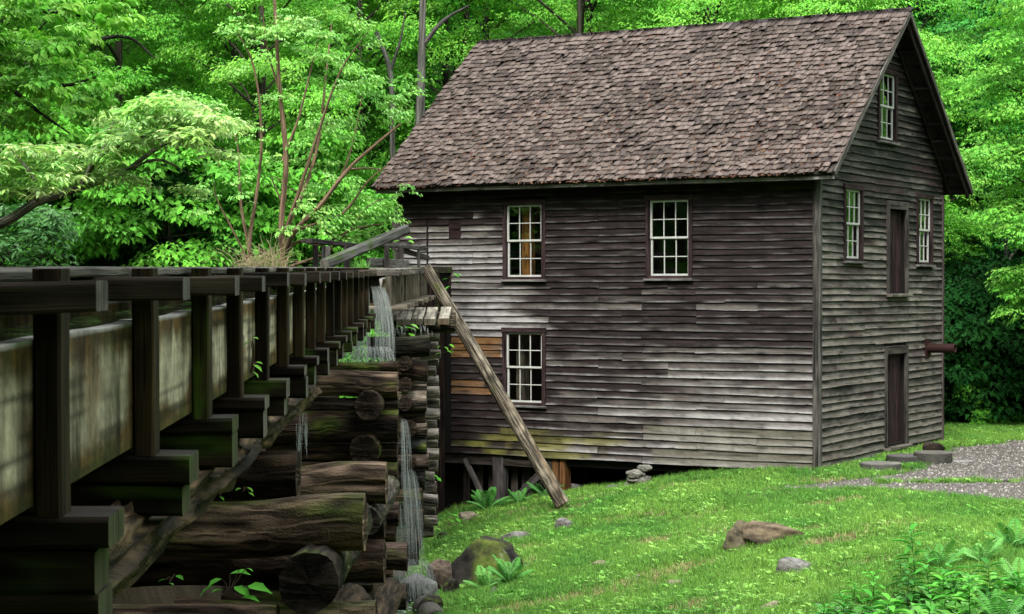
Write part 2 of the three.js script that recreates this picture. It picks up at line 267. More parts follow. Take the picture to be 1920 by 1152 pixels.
{
  const b = new MB(), id = new Map(), st = 0.14;
  const vert = (i, j) => { const key = i + ',' + j; if (!id.has(key)) { const x = 4 + i * st, z = -26 - j * st; id.set(key, b.v([x, land(x, z) + 0.022, z], [x, z], [1, 1, 1])); } return id.get(key); };
  for (let j = 0; j < 150; j++) for (let i = 0; i < 90; i++) if (gravelAt(4 + (i + 0.5) * st, -26 - (j + 0.5) * st) > 0) b.quad(vert(i, j), vert(i + 1, j), vert(i + 1, j + 1), vert(i, j + 1));
  struct('gravel_path', b.build(), M.gravel);
  const R = rng(5), g = new THREE.IcosahedronGeometry(1, 0), n = 16000, im = new THREE.InstancedMesh(g, M.pebble, n), m = new THREE.Matrix4(), q = new THREE.Quaternion(), col = new THREE.Color();
  let k = 0;
  for (let tries = 0; k < n && tries < 400000; tries++) {
    const x = 4 + R() * 12.5, z = -26 - R() * 20, v = gravelAt(x, z); if (v < -0.25 || (v < 0.1 && R() < 0.75)) continue;
    const s = 0.009 + 0.02 * R() * R(); q.setFromEuler(new THREE.Euler(R() * 6, R() * 6, R() * 6));
    m.compose(V(x, land(x, z) + 0.024, z), q, V(s * (1 + R()), s * 0.8, s * (0.8 + R() * 0.6))); im.setMatrixAt(k, m); const t = 0.09 + 0.26 * R() * R(); im.setColorAt(k++, col.setRGB(t, t * 0.95, t * 0.95));
  }
  im.count = k; im.name = 'loose_gravel'; scene.add(tag(im, 'loose grey gravel strewn over the path beside the mill', 'gravel', null, 'stuff'));
}
// ---------------------------------------------------------------- the mill: x along the front to the near corner, z out of the front
const C0 = at(1533, 885, 36);
const mill = thing('grist_mill', 'weathered grey clapboard mill house with steep wood shingle roof', 'mill building', V(C0.x, 0, C0.z));
mill.rotation.y = -Math.atan2(0.5108, 0.8597);
const ML = 9.48, MD = 7.3, EAVE = 5.52, RIDGE = 8.97, DARK = [0.011, 0.0075, 0.0075], PLUM = [0.03, 0.0215, 0.021], SILVER = [0.1, 0.088, 0.08], PALE = [0.34, 0.325, 0.32];
const millWorld = (x, y, z) => V(x, y, z).applyEuler(mill.rotation).add(mill.position);
const FW = [[-6.86, 3.59, -5.86, 5.25], [-3.58, 3.6, -2.57, 5.27], [-6.87, 1.02, -5.85, 2.64]];                 // front windows, outer edges of the trim
const HATCH = [-8.19, 4.48, -7.89, 4.87];
const GW = [[-2.27, 3.94, -1.25, 5.47], [-6.54, 3.92, -5.52, 5.47], [-4.24, 6.4, -3.13, 7.91]], GD = [[-4.93, 3.3, -3.67, 5.24], [-4.92, 0.16, -3.56, 2.26]];
const slopeY = (z) => RIDGE - Math.abs(z + MD / 2) * ((RIDGE - EAVE) / (MD / 2 + 0.5)) - 0.02;                   // underside of the roof over the gable

function panelWithHoles(outline, holes, depth) {
  const s = new THREE.Shape(outline.map(([a, b]) => new THREE.Vector2(a, b)));
  for (const [x0, y0, x1, y1] of holes) s.holes.push(new THREE.Path([[x0, y0], [x0, y1], [x1, y1], [x1, y0]].map(([a, b]) => new THREE.Vector2(a, b))));
  return new THREE.ExtrudeGeometry(s, { depth, bevelEnabled: false });
}
const inset = (r, k) => [r[0] + k, r[1] + k, r[2] - k, r[3] - k];
const frontSheath = part('front_wall', panelWithHoles([[-ML, 0], [0, 0], [0, EAVE], [-ML, EAVE]], [...FW.map((r) => inset(r, 0.07)), HATCH], 0.1).translate(0, 0, -0.1), M.black, mill);
const gableSheath = part('gable_wall', new THREE.BufferGeometry(), M.black, mill);   // drawn in the plane (z, y), facing +x
{
  const g = panelWithHoles([[-MD, 0], [-0.1, 0], [-0.1, slopeY(-0.1)], [-MD / 2, RIDGE - 0.05], [-MD, slopeY(-MD)]], [...GW.map((r) => inset(r, 0.07)), ...GD.map((r) => inset(r, 0.08))], 0.1), p = g.attributes.position;
  for (let i = 0; i < p.count; i++) { const a = p.getX(i), y = p.getY(i), d = p.getZ(i); p.setXYZ(i, d - 0.1, y, a); }
  g.computeVertexNormals(); gableSheath.geometry = g;
}
// walls out of sight, floors and inside posts: plain timber boxes
const box = (x0, y0, z0, x1, y1, z1) => new THREE.BoxGeometry(x1 - x0, y1 - y0, z1 - z0).translate((x0 + x1) / 2, (y0 + y1) / 2, (z0 + z1) / 2);
part('back_wall', mergeGeometries([box(-ML, -1.6, -MD, -0.1, EAVE, -MD + 0.1)]), M.black, mill);
{
  const s = new THREE.Shape([[-MD + 0.1, 0], [-0.1, 0], [-0.1, slopeY(-0.1)], [-MD / 2, RIDGE - 0.05], [-MD + 0.1, slopeY(-MD)]].map(([a, b]) => new THREE.Vector2(a, b)));
  const g = new THREE.ExtrudeGeometry(s, { depth: 0.1, bevelEnabled: false }), p = g.attributes.position;
  for (let i = 0; i < p.count; i++) p.setXYZ(i, p.getZ(i) - ML, p.getY(i), p.getX(i));
  g.computeVertexNormals(); part('end_wall', g, M.black, mill);
}
part('floor', mergeGeometries([box(-ML + 0.1, -0.16, -MD + 0.1, -0.1, 0.02, -0.12), box(-ML + 0.1, 2.86, -MD + 0.1, -0.1, 3.0, -0.12), box(-ML + 0.1, 5.5, -MD + 0.3, -0.1, 5.6, -0.4)]), M.black, mill);
const warm = (h, seed, dark, light) => timber(h, 0.2, 0.2, { seed, dark, light, bias: 0.2 }).rotateZ(Math.PI / 2);
part('inside_post', warm(2.5, 3, [0.12, 0.05, 0.015], [0.3, 0.13, 0.035]).translate(-6.54, 4.26, -0.45), M.wood, mill);
part('inside_post', warm(2.8, 4, [0.03, 0.025, 0.02], [0.13, 0.1, 0.075]).translate(-6.68, 1.45, -0.45), M.wood, mill);

// ---- clapboards, each a board of its own
const wedgeRow = [[0, 0.006], [0.045, 0.012], [0.1, 0.018], [0.155, 0.0245], [0.2, 0.03]];
function clapboard(a0, a1, yb, h, seed, colour, clipTop) {            // a along the wall, bottom edge at yb, height h
  const b = new MB(), n = Math.max(2, Math.round((a1 - a0) / 0.07)), R = rng(seed * 31 + 7), lift = (R() - 0.5) * 0.016, tilt = (R() - 0.5) * 0.026, cup = 0.004 + 0.014 * R() * R(), rows = [];
  const fr = [0, 0.25, 0.5, 0.72, 0.9, 1];
  const tone = 0.75 + 0.5 * R();
  for (let s = 0; s <= n; s++) {
    const a = lerp(a0, a1, s / n), wob = (noise(a * 0.7, seed * 3.1, 1) - 0.5) * 0.026 + (noise(a * 7, seed * 3.1, 2) - 0.5) * 0.005, row = [];
    const chip = noise(a * 5, seed * 1.7, 8) > 0.86 ? 0.012 * noise(a * 30, seed, 2) : 0, open = cup * noise(a * 0.9, seed * 2.3, 5);
    for (const f of fr) {
      let y = yb + h * (1 - f) + (f > 0.4 ? (wob + lift + chip * (f === 1 ? 1 : 0)) + tilt * (s / n - 0.5) : 0), o = 0.005 + 0.034 * f + open * f * f;
      if (clipTop) y = Math.min(y, clipTop(a));
      row.push(b.v(clipTop ? [o, y, a] : [a, y, o], [a, y], colour(a, yb + h / 2, f, seed, tone)));
    }
    const o = 0.004 + open, yB = yb + wob + lift + chip + tilt * (s / n - 0.5), yC = clipTop ? Math.min(yB, clipTop(a)) : yB;
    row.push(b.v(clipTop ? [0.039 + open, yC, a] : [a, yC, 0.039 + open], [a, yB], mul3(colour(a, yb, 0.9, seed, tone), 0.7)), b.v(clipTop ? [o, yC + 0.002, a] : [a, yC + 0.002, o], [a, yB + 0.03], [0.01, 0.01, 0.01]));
    rows.push(row);
  }
  const flip = !!clipTop;
  for (let s = 0; s < n; s++) for (const k of [0, 1, 2, 3, 4, 6]) { const [p, q, r, t] = [rows[s][k], rows[s][k + 1], rows[s + 1][k + 1], rows[s + 1][k]]; flip ? b.quad(p, t, r, q) : b.quad(p, q, r, t); }
  for (const [row, d] of [[rows[0], 0], [rows[n], 1]]) { const e = row.map((k) => b.v(b.p.slice(k * 3, k * 3 + 3), [0, 0], b.c.slice(k * 3, k * 3 + 3))); for (let k = 0; k < 5; k++) d ? b.tri(e[7], e[k], e[k + 1]) : b.tri(e[7], e[k + 1], e[k]); }
  return b.build();
}
function clad(wall, width, y0, y1, holes, seams, pitch, colour, clip, seed0, mat) {
  const R = rng(seed0); let y = y0, row = 0;
  while (y < y1 - 0.02) {
    const h = Math.min(pitch(y) * (0.86 + 0.28 * R()), y1 - y);
    let spans = [[-width + 0.03, -0.05]];
    if (clip) { let a = -width + 0.03, e = -0.05; while (a < -width / 2 && clip(a) < y + 0.03) a += 0.02; while (e > -width / 2 && clip(e) < y + 0.03) e -= 0.02; spans = [[a, e]]; }
    for (const [h0, b0, h1, b1] of holes) if (y + h * 0.5 > b0 && y + h * 0.5 < b1) spans = spans.flatMap(([s, e]) => (h0 >= e || h1 <= s ? [[s, e]] : [[s, h0], [h1, e]].filter(([p, q]) => q - p > 0.03)));
    for (const [s, e] of spans) {
      const cuts = [s]; let last = s;
      for (const q of seams) if (q > last + 0.7 && q < e - 0.5 && R() < 0.24) { cuts.push(q + (R() - 0.5) * 0.05); last = q; }
      cuts.push(e);
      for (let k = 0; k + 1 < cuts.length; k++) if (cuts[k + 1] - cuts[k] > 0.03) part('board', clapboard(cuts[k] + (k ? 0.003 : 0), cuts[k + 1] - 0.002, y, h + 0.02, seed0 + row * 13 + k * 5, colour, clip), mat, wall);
    }
    y += h; row++;
  }
}
// how far the front has weathered from dark stain to bare silver wood, with edge highlights and eave shade painted in
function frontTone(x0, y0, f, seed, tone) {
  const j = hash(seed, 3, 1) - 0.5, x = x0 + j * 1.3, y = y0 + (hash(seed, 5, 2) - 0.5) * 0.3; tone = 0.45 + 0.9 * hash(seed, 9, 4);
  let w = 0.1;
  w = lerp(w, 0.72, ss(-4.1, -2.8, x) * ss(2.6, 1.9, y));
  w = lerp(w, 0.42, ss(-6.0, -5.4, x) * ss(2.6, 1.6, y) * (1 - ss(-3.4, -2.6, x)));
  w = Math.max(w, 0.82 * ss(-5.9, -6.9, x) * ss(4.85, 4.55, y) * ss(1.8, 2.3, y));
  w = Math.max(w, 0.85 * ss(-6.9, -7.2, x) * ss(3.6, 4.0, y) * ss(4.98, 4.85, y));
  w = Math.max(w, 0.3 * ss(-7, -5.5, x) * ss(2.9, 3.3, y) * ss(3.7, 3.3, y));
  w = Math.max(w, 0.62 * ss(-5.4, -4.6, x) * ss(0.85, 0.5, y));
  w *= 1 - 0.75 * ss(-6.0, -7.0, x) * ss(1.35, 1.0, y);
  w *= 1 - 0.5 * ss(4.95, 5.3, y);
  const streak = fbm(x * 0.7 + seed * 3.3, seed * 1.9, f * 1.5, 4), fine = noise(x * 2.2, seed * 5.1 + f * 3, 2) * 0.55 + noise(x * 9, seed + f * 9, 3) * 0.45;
  let t = clamp(w * tone * (0.12 + 1.2 * f) + (streak - 0.5) * (0.35 + w * 1.05) + (fine - 0.5) * 0.3);  // each board darker towards its top, paler towards its lower edge
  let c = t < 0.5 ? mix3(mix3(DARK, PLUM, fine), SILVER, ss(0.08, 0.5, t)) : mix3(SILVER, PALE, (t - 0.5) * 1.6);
  const edge = ss(0.72, 1, f) * clamp(noise(x * 3, seed * 2, 7) * 1.8 - 0.45); c = mix3(c, PALE, edge * 0.75 * clamp(w * 1.6 + 0.15));  // pale highlight painted along the lower edges
  c = mix3(c, [0.035, 0.042, 0.012], ss(5.2, 5.42, y) * (0.4 + 0.6 * fine) * 0.8);  // mossy green top row, with the shade under the eave painted in
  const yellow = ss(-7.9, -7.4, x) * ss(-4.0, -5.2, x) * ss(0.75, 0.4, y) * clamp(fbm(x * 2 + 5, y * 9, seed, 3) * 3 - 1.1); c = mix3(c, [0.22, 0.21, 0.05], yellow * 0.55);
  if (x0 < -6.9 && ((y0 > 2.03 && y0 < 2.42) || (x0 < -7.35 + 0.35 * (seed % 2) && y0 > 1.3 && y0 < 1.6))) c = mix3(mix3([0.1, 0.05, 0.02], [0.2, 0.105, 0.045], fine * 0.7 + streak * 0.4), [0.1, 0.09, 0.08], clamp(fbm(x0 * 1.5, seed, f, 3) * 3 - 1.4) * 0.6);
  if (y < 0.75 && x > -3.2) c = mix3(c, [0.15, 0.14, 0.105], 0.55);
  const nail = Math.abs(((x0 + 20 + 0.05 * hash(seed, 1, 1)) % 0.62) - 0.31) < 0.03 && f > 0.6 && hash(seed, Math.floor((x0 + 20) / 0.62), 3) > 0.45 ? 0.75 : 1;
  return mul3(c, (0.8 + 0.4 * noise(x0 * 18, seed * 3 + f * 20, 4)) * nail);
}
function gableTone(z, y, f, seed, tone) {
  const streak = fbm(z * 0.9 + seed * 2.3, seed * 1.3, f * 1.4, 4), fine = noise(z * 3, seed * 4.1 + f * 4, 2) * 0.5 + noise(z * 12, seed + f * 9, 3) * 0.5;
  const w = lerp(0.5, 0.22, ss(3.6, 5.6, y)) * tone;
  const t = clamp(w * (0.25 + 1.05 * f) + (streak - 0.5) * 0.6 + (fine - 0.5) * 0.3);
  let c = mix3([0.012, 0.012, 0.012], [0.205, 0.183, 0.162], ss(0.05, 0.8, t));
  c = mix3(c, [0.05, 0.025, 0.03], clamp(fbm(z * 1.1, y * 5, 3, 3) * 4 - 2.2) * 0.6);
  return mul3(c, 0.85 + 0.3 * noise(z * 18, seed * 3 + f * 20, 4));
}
const studs = [-7.6, -6.95, -5.77, -5.3, -4.65, -4.1, -3.66, -3.1, -2.5, -1.9, -1.2];
const penHole = [-ML - 1, 1e-9, -8.14, 3.86];
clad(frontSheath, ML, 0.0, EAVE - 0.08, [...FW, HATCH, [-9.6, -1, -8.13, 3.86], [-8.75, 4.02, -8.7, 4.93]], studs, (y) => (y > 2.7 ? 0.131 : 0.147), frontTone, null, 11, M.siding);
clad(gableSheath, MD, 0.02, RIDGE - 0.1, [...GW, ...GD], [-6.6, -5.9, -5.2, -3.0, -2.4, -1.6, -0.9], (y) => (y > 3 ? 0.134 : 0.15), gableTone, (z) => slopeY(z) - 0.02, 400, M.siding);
// corner boards and frieze
const upright = (h, w, d, o) => timber(h, w, d, o).rotateZ(Math.PI / 2);
const grey = { dark: [0.035, 0.03, 0.028], light: [0.12, 0.11, 0.1] };
part('corner_board', upright(EAVE - 0.05, 0.1, 0.05, { seed: 5, ...grey }).translate(-0.03, EAVE / 2, 0.034), M.wood, mill);
part('corner_board', upright(EAVE - 0.05, 0.05, 0.1, { seed: 6, dark: [0.05, 0.05, 0.045], light: [0.14, 0.135, 0.12] }).translate(0.034, EAVE / 2, -0.035), M.wood, mill);
part('corner_board', upright(EAVE - 0.05, 0.05, 0.1, { seed: 7, dark: [0.05, 0.035, 0.035], light: [0.11, 0.09, 0.085] }).translate(0.034, EAVE / 2, -MD + 0.03), M.wood, mill);
part('corner_board', upright(1.7, 0.09, 0.05, { seed: 8, dark: [0.03, 0.022, 0.02], light: [0.09, 0.075, 0.07] }).translate(-ML + 0.02, 4.7, 0.034), M.wood, mill);
part('sill_board', timber(MD - 0.1, 0.13, 0.03, { seed: 9, dark: [0.07, 0.07, 0.055], light: [0.17, 0.165, 0.13] }).rotateY(Math.PI / 2).translate(0.02, -0.07, -MD / 2), M.wood, mill);

// ---- windows
const trimTone = { dark: [0.02, 0.012, 0.013], light: [0.055, 0.035, 0.036] };
function windowGeo(w, h, tone, seed) {                                // outer casing, centred
  const t = 0.085, g = [];
  for (const s of [-1, 1]) g.push(upright(h - 0.01, t, 0.06, { seed: seed + s, ...tone }).translate((s * (w - t)) / 2, 0, 0.018));
  g.push(timber(w + 0.03, 0.1, 0.075, { seed: seed + 3, ...tone }).translate(0, h / 2 - 0.05, 0.022), timber(w - 2 * t, 0.06, 0.14, { seed: seed + 4, ...tone }).translate(0, -h / 2 + 0.05, -0.03));
  return mergeGeometries(g);
}
function addWindow([x0, y0, x1, y1], side, seed, lowerOpen) {
  const w = x1 - x0, h = y1 - y0, win = part('window', windowGeo(w, h, trimTone, seed), M.wood, mill), iw = w - 0.17, ih = h - 0.19, top = h / 2 - 0.1;
  part('sill', timber(w + 0.05, 0.045, 0.13, { seed: seed + 9, dark: [0.09, 0.085, 0.08], light: [0.2, 0.19, 0.18] }).translate(0, -h / 2 + 0.01, 0.03), M.wood, win);
  for (const k of [0, 1]) {                                           // upper sash outside, lower sash inside
    const sh = ih / 2 + 0.012, cy = k ? top - ih + sh / 2 : top - sh / 2, z = k ? -0.045 : -0.018, rail = 0.038, g = [];
    const bar = (bw, bh, x, y, d) => new THREE.BoxGeometry(bw, bh, d).translate(x, y, 0);
    for (const s of [-1, 1]) g.push(bar(rail, sh, (s * (iw - rail)) / 2, 0, 0.03), bar(iw - 2 * rail, rail, 0, (s * (sh - rail)) / 2, 0.03));
    const gw = iw - 2 * rail, gh = sh - 2 * rail, m = 0.017;
    for (const s of [-1, 1]) g.push(bar(m, gh, (s * gw) / 6, 0, 0.022));
    for (const s of [-1, 0, 1]) g.push(bar(gw / 3 - m, m, (s * gw) / 3, 0, 0.022));
    const sash = part('sash', mergeGeometries(g).translate(0, cy, z), M.white, win);
    for (let r = 0; r < 2; r++) for (let c = 0; c < 3; c++) {
      const pane = part('pane', paneGeo(gw / 3 - m, gh / 2 - m / 2), M.glass, win); pane.position.set(((c - 1) * gw) / 3, cy + (r - 0.5) * (gh / 2 + m / 4), z - 0.002); pane.rotation.set((noise(r + seed, c, k) - 0.5) * 0.02, (noise(r + seed, c, k + 7) - 0.5) * 0.03, 0);
    }
  }
  if (side === 'front') win.position.set((x0 + x1) / 2, (y0 + y1) / 2, 0.02); else { win.position.set(0.02, (y0 + y1) / 2, (x0 + x1) / 2); win.rotation.y = Math.PI / 2; }
  return win;
}
const paneCache = new Map();
function paneGeo(w, h) { const k = w.toFixed(3) + h.toFixed(3); if (!paneCache.has(k)) paneCache.set(k, new THREE.PlaneGeometry(w + 0.006, h + 0.006, 1, 1)); return paneCache.get(k); }
FW.forEach((r, i) => addWindow(r, 'front', 20 + i * 11));
GW.forEach((r, i) => addWindow(r, 'gable', 70 + i * 11));
// the small dark hatch and the tall slot beside it
part('hatch', timber(0.36, 0.44, 0.03, { seed: 81, dark: [0.012, 0.008, 0.008], light: [0.035, 0.02, 0.02] }).translate(-8.04, 4.67, 0.0), M.wood, mill);

// ---- the two doors of the gable
function doorway([z0, y0, z1, y1], seed, ajar) {
  const w = z1 - z0, h = y1 - y0, g = [], t = 0.11, tone = { dark: [0.03, 0.024, 0.024], light: [0.1, 0.09, 0.08] };
  for (const s of [-1, 1]) g.push(upright(h, t, 0.07, { seed: seed + s, ...tone }).translate((s * (w - t)) / 2, 0, 0.02));
  g.push(timber(w - 2 * t, 0.17, 0.06, { seed: seed + 3, ...tone }).translate(0, h / 2 - 0.085, 0.02));
  const d = part('door', mergeGeometries(g), M.wood, mill); d.position.set(0.02, (y0 + y1) / 2, (z0 + z1) / 2); d.rotation.y = Math.PI / 2;
  part('threshold', timber(w + 0.02, 0.06, 0.2, { seed: seed + 5, dark: [0.1, 0.09, 0.075], light: [0.22, 0.2, 0.17] }).translate(0, -h / 2, 0.04), M.wood, d);
  const iw = w - 2 * t, ih = h - 0.2, n = 5, pw = iw / n;
  for (let k = 0; k < n; k++) {
    if (ajar && k < 2) continue;
    part('plank', upright(ih, pw - 0.012, 0.03, { seed: seed + 10 + k, dark: [0.014, 0.008, 0.009], light: [0.05, 0.03, 0.032], bias: (k % 2) * 0.15 }).translate(-iw / 2 + (k + 0.5) * pw, -0.08, -0.1 - 0.006 * (k % 2)), M.wood, d);
  }
  if (ajar) for (let k = 0; k < 2; k++) part('plank', upright(ih, 0.2, 0.03, { seed: seed + 30 + k, dark: [0.03, 0.014, 0.008], light: [0.09, 0.04, 0.022] }).rotateY(-1.1).translate(-iw / 2 + 0.1 + k * 0.1, -0.08, -0.2 - k * 0.2), M.wood, d);
}
doorway(GD[0], 90, false); doorway(GD[1], 130, true);
// ---- rusty exhaust pipe through a plate
{
  const pipe = new THREE.LatheGeometry([[0.075, 0], [0.1, 0], [0.1, 0.58], [0.104, 0.6], [0.1, 0.62], [0.075, 0.62], [0.075, 0]].map(([r, y]) => new THREE.Vector2(r, y)), 20).rotateZ(-Math.PI / 2);
  const pl = part('exhaust_pipe', pipe.translate(0.03, 2.16, -6.24), M.rust, mill);
  part('plate', new THREE.BoxGeometry(0.03, 0.4, 0.34).translate(0.045, 2.16, -6.24), M.rust, pl);
}

// ---- the roof
const run = MD / 2 + 0.5, PITCHR = Math.atan2(RIDGE - EAVE, run), SL = Math.hypot(RIDGE - EAVE, run), RX0 = -ML - 0.27, RX1 = 0.52;
const slab = (n) => { const s = new THREE.Shape([[-run, EAVE], [0, RIDGE], [run, EAVE], [run, EAVE + 0.07], [0, RIDGE + 0.07], [-run, EAVE + 0.07]].map(([a, b]) => new THREE.Vector2(a, b))); const g = new THREE.ExtrudeGeometry(s, { depth: RX1 - RX0, bevelEnabled: false }); const p = g.attributes.position; for (let i = 0; i < p.count; i++) p.setXYZ(i, RX0 + p.getZ(i), p.getY(i), -MD / 2 - p.getX(i)); g.computeVertexNormals(); return g; };
const deckMat = S({ color: new THREE.Color(0.03, 0.024, 0.024), map: rep(grainTex, 0.5, 0.5), roughness: 0.9 });
const roof = part('roof', slab(), deckMat, mill);
function shingleGeo(w, len, th, seed) {
  const R = rng(seed), b = new MB(), tone = [0.6, 0.98, 1.42][seed % 3] * (0.8 + 0.4 * R()), hue = seed % 3 === 2 ? 0.2 : R(), base = mix3([0.082, 0.064, 0.056], [0.102, 0.08, 0.066], hue), curl = 0.006 + 0.042 * R() * R(), rag = 0.02 * R();
  const c = (k) => mul3(mix3(base, [0.035, 0.025, 0.024], clamp(noise(seed, k * 3.1, 4) * 1.5 - 0.85)), tone * (0.85 + 0.3 * noise(k * 1.7, seed, 2))), X = [-w / 2, -w / 6, w / 6, w / 2], top = [], bot = [], und = [];
  const dY = X.map((_, k) => (noise(k * 2.3, seed, 9) - 0.5) * 0.022 + (k - 1.5) * rag * 0.4), lift = X.map((_, k) => curl * (0.4 + 1.1 * noise(k * 1.3, seed, 5)));
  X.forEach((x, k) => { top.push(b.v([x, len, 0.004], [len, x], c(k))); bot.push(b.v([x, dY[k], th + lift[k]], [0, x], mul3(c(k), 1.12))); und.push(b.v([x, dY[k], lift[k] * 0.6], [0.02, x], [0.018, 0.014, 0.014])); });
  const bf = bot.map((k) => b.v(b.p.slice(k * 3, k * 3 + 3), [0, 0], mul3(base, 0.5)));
  for (let k = 0; k < 3; k++) { b.quad(bot[k], bot[k + 1], top[k + 1], top[k]); b.quad(und[k], und[k + 1], bf[k + 1], bf[k]); b.quad(und[k + 1], und[k], top[k], top[k + 1]); }
  b.tri(bot[0], top[0], und[0]); b.tri(bot[3], und[3], top[3]);
  return b.build();
}
{
  const R = rng(77), protos = []; for (let k = 0; k < 46; k++) protos.push([0.065 + 0.1 * (k / 45), null]);
  protos.forEach((p, k) => { p[1] = shingleGeo(p[0], 0.34, 0.03, 900 + k); });
  const rows = 34, ex = SL / rows, all = [];
  const frontBase = new THREE.Matrix4().makeRotationX(PITCHR - Math.PI / 2 + Math.PI / 2 - Math.PI / 2);
  for (const side of [1, -1]) for (let r = 0; r < rows; r++) {
    const s = r * ex - 0.05, big = side > 0 ? 1 : 1.6;
    for (let x = RX0 - 0.02; x < RX1 - 0.02; ) {
      const patch = fbm(x * 0.8 + 3, s * 1.1, 4, 3) + (R() - 0.5) * 0.75, k = Math.min(44, ((R() * 15) | 0) * 3 + (patch < 0.36 ? 0 : patch < 0.62 ? 1 : 2)), w = protos[k][0] * big; if (R() < 0.035 && side > 0) { x += w * 0.7; continue; }
      const dist = s + (R() - 0.5) * 0.036 - (R() < 0.08 ? 0.06 : 0);
      all.push({ k, side, big, x: Math.min(x + w / 2, RX1 - w / 2 + 0.01), s: dist, turn: (R() - 0.5) * 0.11, near: side > 0 ? x * 0.5 - s * 1.2 : -99, lift: 0.075 + (r % 2) * 0.001 + R() * 0.007 });
      x += w + 0.004 + 0.006 * R();
    }
  }
  all.sort((a, b) => b.near - a.near);
  const rest = [], up = V(0, 0, 0);
  all.forEach((e, i) => {
    // shingle axes: x along the ridge, y up the slope, z out of the roof
    const m = new THREE.Matrix4().makeBasis(V(e.side, 0, 0), V(0, Math.sin(PITCHR), -e.side * Math.cos(PITCHR)), V(0, Math.cos(PITCHR), e.side * Math.sin(PITCHR)));
    const sag = 0.05 * Math.sin(((e.x - RX0) / (RX1 - RX0)) * Math.PI) * Math.sin((e.s / SL) * Math.PI);
    m.multiply(new THREE.Matrix4().makeRotationZ(e.turn)); if (e.big !== 1) m.scale(V(e.big, 1, 1));
    m.setPosition(e.x, EAVE + e.s * Math.sin(PITCHR) + e.lift * Math.cos(PITCHR) - sag * 0.3, -MD / 2 + e.side * (run - e.s * Math.cos(PITCHR)) + e.side * e.lift * Math.sin(PITCHR));
    if (i < 300) { const o = part('shingle', protos[e.k][1], M.shake, roof); o.matrix.copy(m); o.matrix.decompose(o.position, o.quaternion, o.scale); }
    else rest.push(protos[e.k][1].clone().applyMatrix4(m));
  });
  part('shingles', mergeGeometries(rest), M.shake, roof, 'stuff');
  // ridge course standing proud of the front slope, shade of its underside painted dark
  let x = RX0, n = 0;
  while (x < RX1 - 0.05) { const w = 0.11 + 0.12 * R(), h = 0.17 + 0.025 * R(); part('ridge_shingle', sweep(chamfered(-h / 2, h / 2, -0.011, 0.011, 0.003), -w / 2, w / 2 - 0.008, 1, { col: (a, b2, c2) => mul3([0.03, 0.026, 0.026], 0.6 + 0.9 * noise(x * 9, b2 * 10, 2)) }).rotateX(-1.0).translate(x + w / 2, RIDGE + 0.115 + 0.012 * R() - 0.015 * Math.sin(((x - RX0) / 10.4) * 3.14), -MD / 2 - 0.012 + 0.004 * (n++ % 2)), M.shake, roof); x += w; }
  // old leaves and twigs lodged between the shingles
  const b = new MB(); const LC = [[0.06, 0.025, 0.017], [0.035, 0.017, 0.013], [0.1, 0.055, 0.032], [0.02, 0.012, 0.011]];
  for (let i = 0; i < 5200; i++) {
    const u = R(), s0 = SL * R() ** 1.5, xx = lerp(RX0 + 0.1, RX1 - 0.1, u); if (fbm(xx * 0.9, s0 * 1.1, 6, 3) + 0.25 * (1 - s0 / SL) < 0.5 + 0.3 * R()) continue;
    const s = Math.round(s0 / ex) * ex - 0.05 + R() * 0.03 - 0.03, l = 0.02 + 0.05 * R(), ang = R() * 6.3, h = 0.1 + 0.012 * R(), col = mul3(LC[(R() * 4) | 0], 0.6 + 0.7 * R());
    const c = Math.cos(ang) * l, d = Math.sin(ang) * l, P = (dx, ds, dh) => [xx + dx, EAVE + (s + ds) * Math.sin(PITCHR) + (h + dh) * Math.cos(PITCHR), -MD / 2 + run - (s + ds) * Math.cos(PITCHR) + (h + dh) * Math.sin(PITCHR)];
    const t = (R() - 0.5) * 0.03, q = [P(-c, -d, t), P(d * 0.35, -c * 0.35, 0.014 * R()), P(c, d, -t), P(-d * 0.35, c * 0.35, 0)].map((p) => b.v(p, [0, 0], col)); b.quad(...q);
  }
  part('leaf_litter', b.build(), M.litter, roof, 'stuff');
  // eave boards, verge boards, lookouts under the overhang
  part('eave_board', timber(RX1 - RX0 - 0.02, 0.1, 0.03, { seed: 301, dark: [0.07, 0.065, 0.06], light: [0.24, 0.225, 0.21], bias: 0.1 }).translate((RX0 + RX1) / 2, EAVE - 0.02, 0.47), M.wood, roof);
  part('eave_board', timber(RX1 - RX0, 0.07, 0.04, { seed: 302, dark: [0.012, 0.012, 0.01], light: [0.05, 0.05, 0.035] }).translate((RX0 + RX1) / 2, EAVE + 0.055, 0.5), M.wood, roof);
  part('soffit', box(RX0 + 0.02, EAVE - 0.06, 0.0, RX1 - 0.02, EAVE - 0.03, 0.45), deckMat, roof);
  for (const side of [1, -1]) part('verge_board', timber(SL + 0.02, 0.11, 0.035, { seed: 310 + side, dark: [0.045, 0.04, 0.036], light: [0.15, 0.14, 0.125], n: 30 }).rotateY(Math.PI / 2).rotateX(side * PITCHR).translate(RX1 + 0.012, (EAVE + RIDGE) / 2 + 0.035, -MD / 2 + (side * run) / 2), M.wood, roof);
  for (let k = 0; k < 10; k++) { const f = 0.04 + k * 0.099, tm = timber(0.42, 0.085, 0.05, { seed: 330 + k, dark: [0.015, 0.011, 0.012], light: [0.06, 0.045, 0.045] }).rotateX(-PITCHR); part('lookout', tm.translate(0.26, EAVE + f * (RIDGE - EAVE) - 0.06, -MD / 2 - run * (1 - f)), M.wood, roof); }
  part('rafter', timber(SL - 0.1, 0.1, 0.05, { seed: 351, dark: [0.014, 0.01, 0.011], light: [0.05, 0.04, 0.04], n: 24 }).rotateY(Math.PI / 2).rotateX(-PITCHR).translate(0.08, (EAVE + RIDGE) / 2 - 0.07, -MD / 2 - run / 2), M.wood, roof);
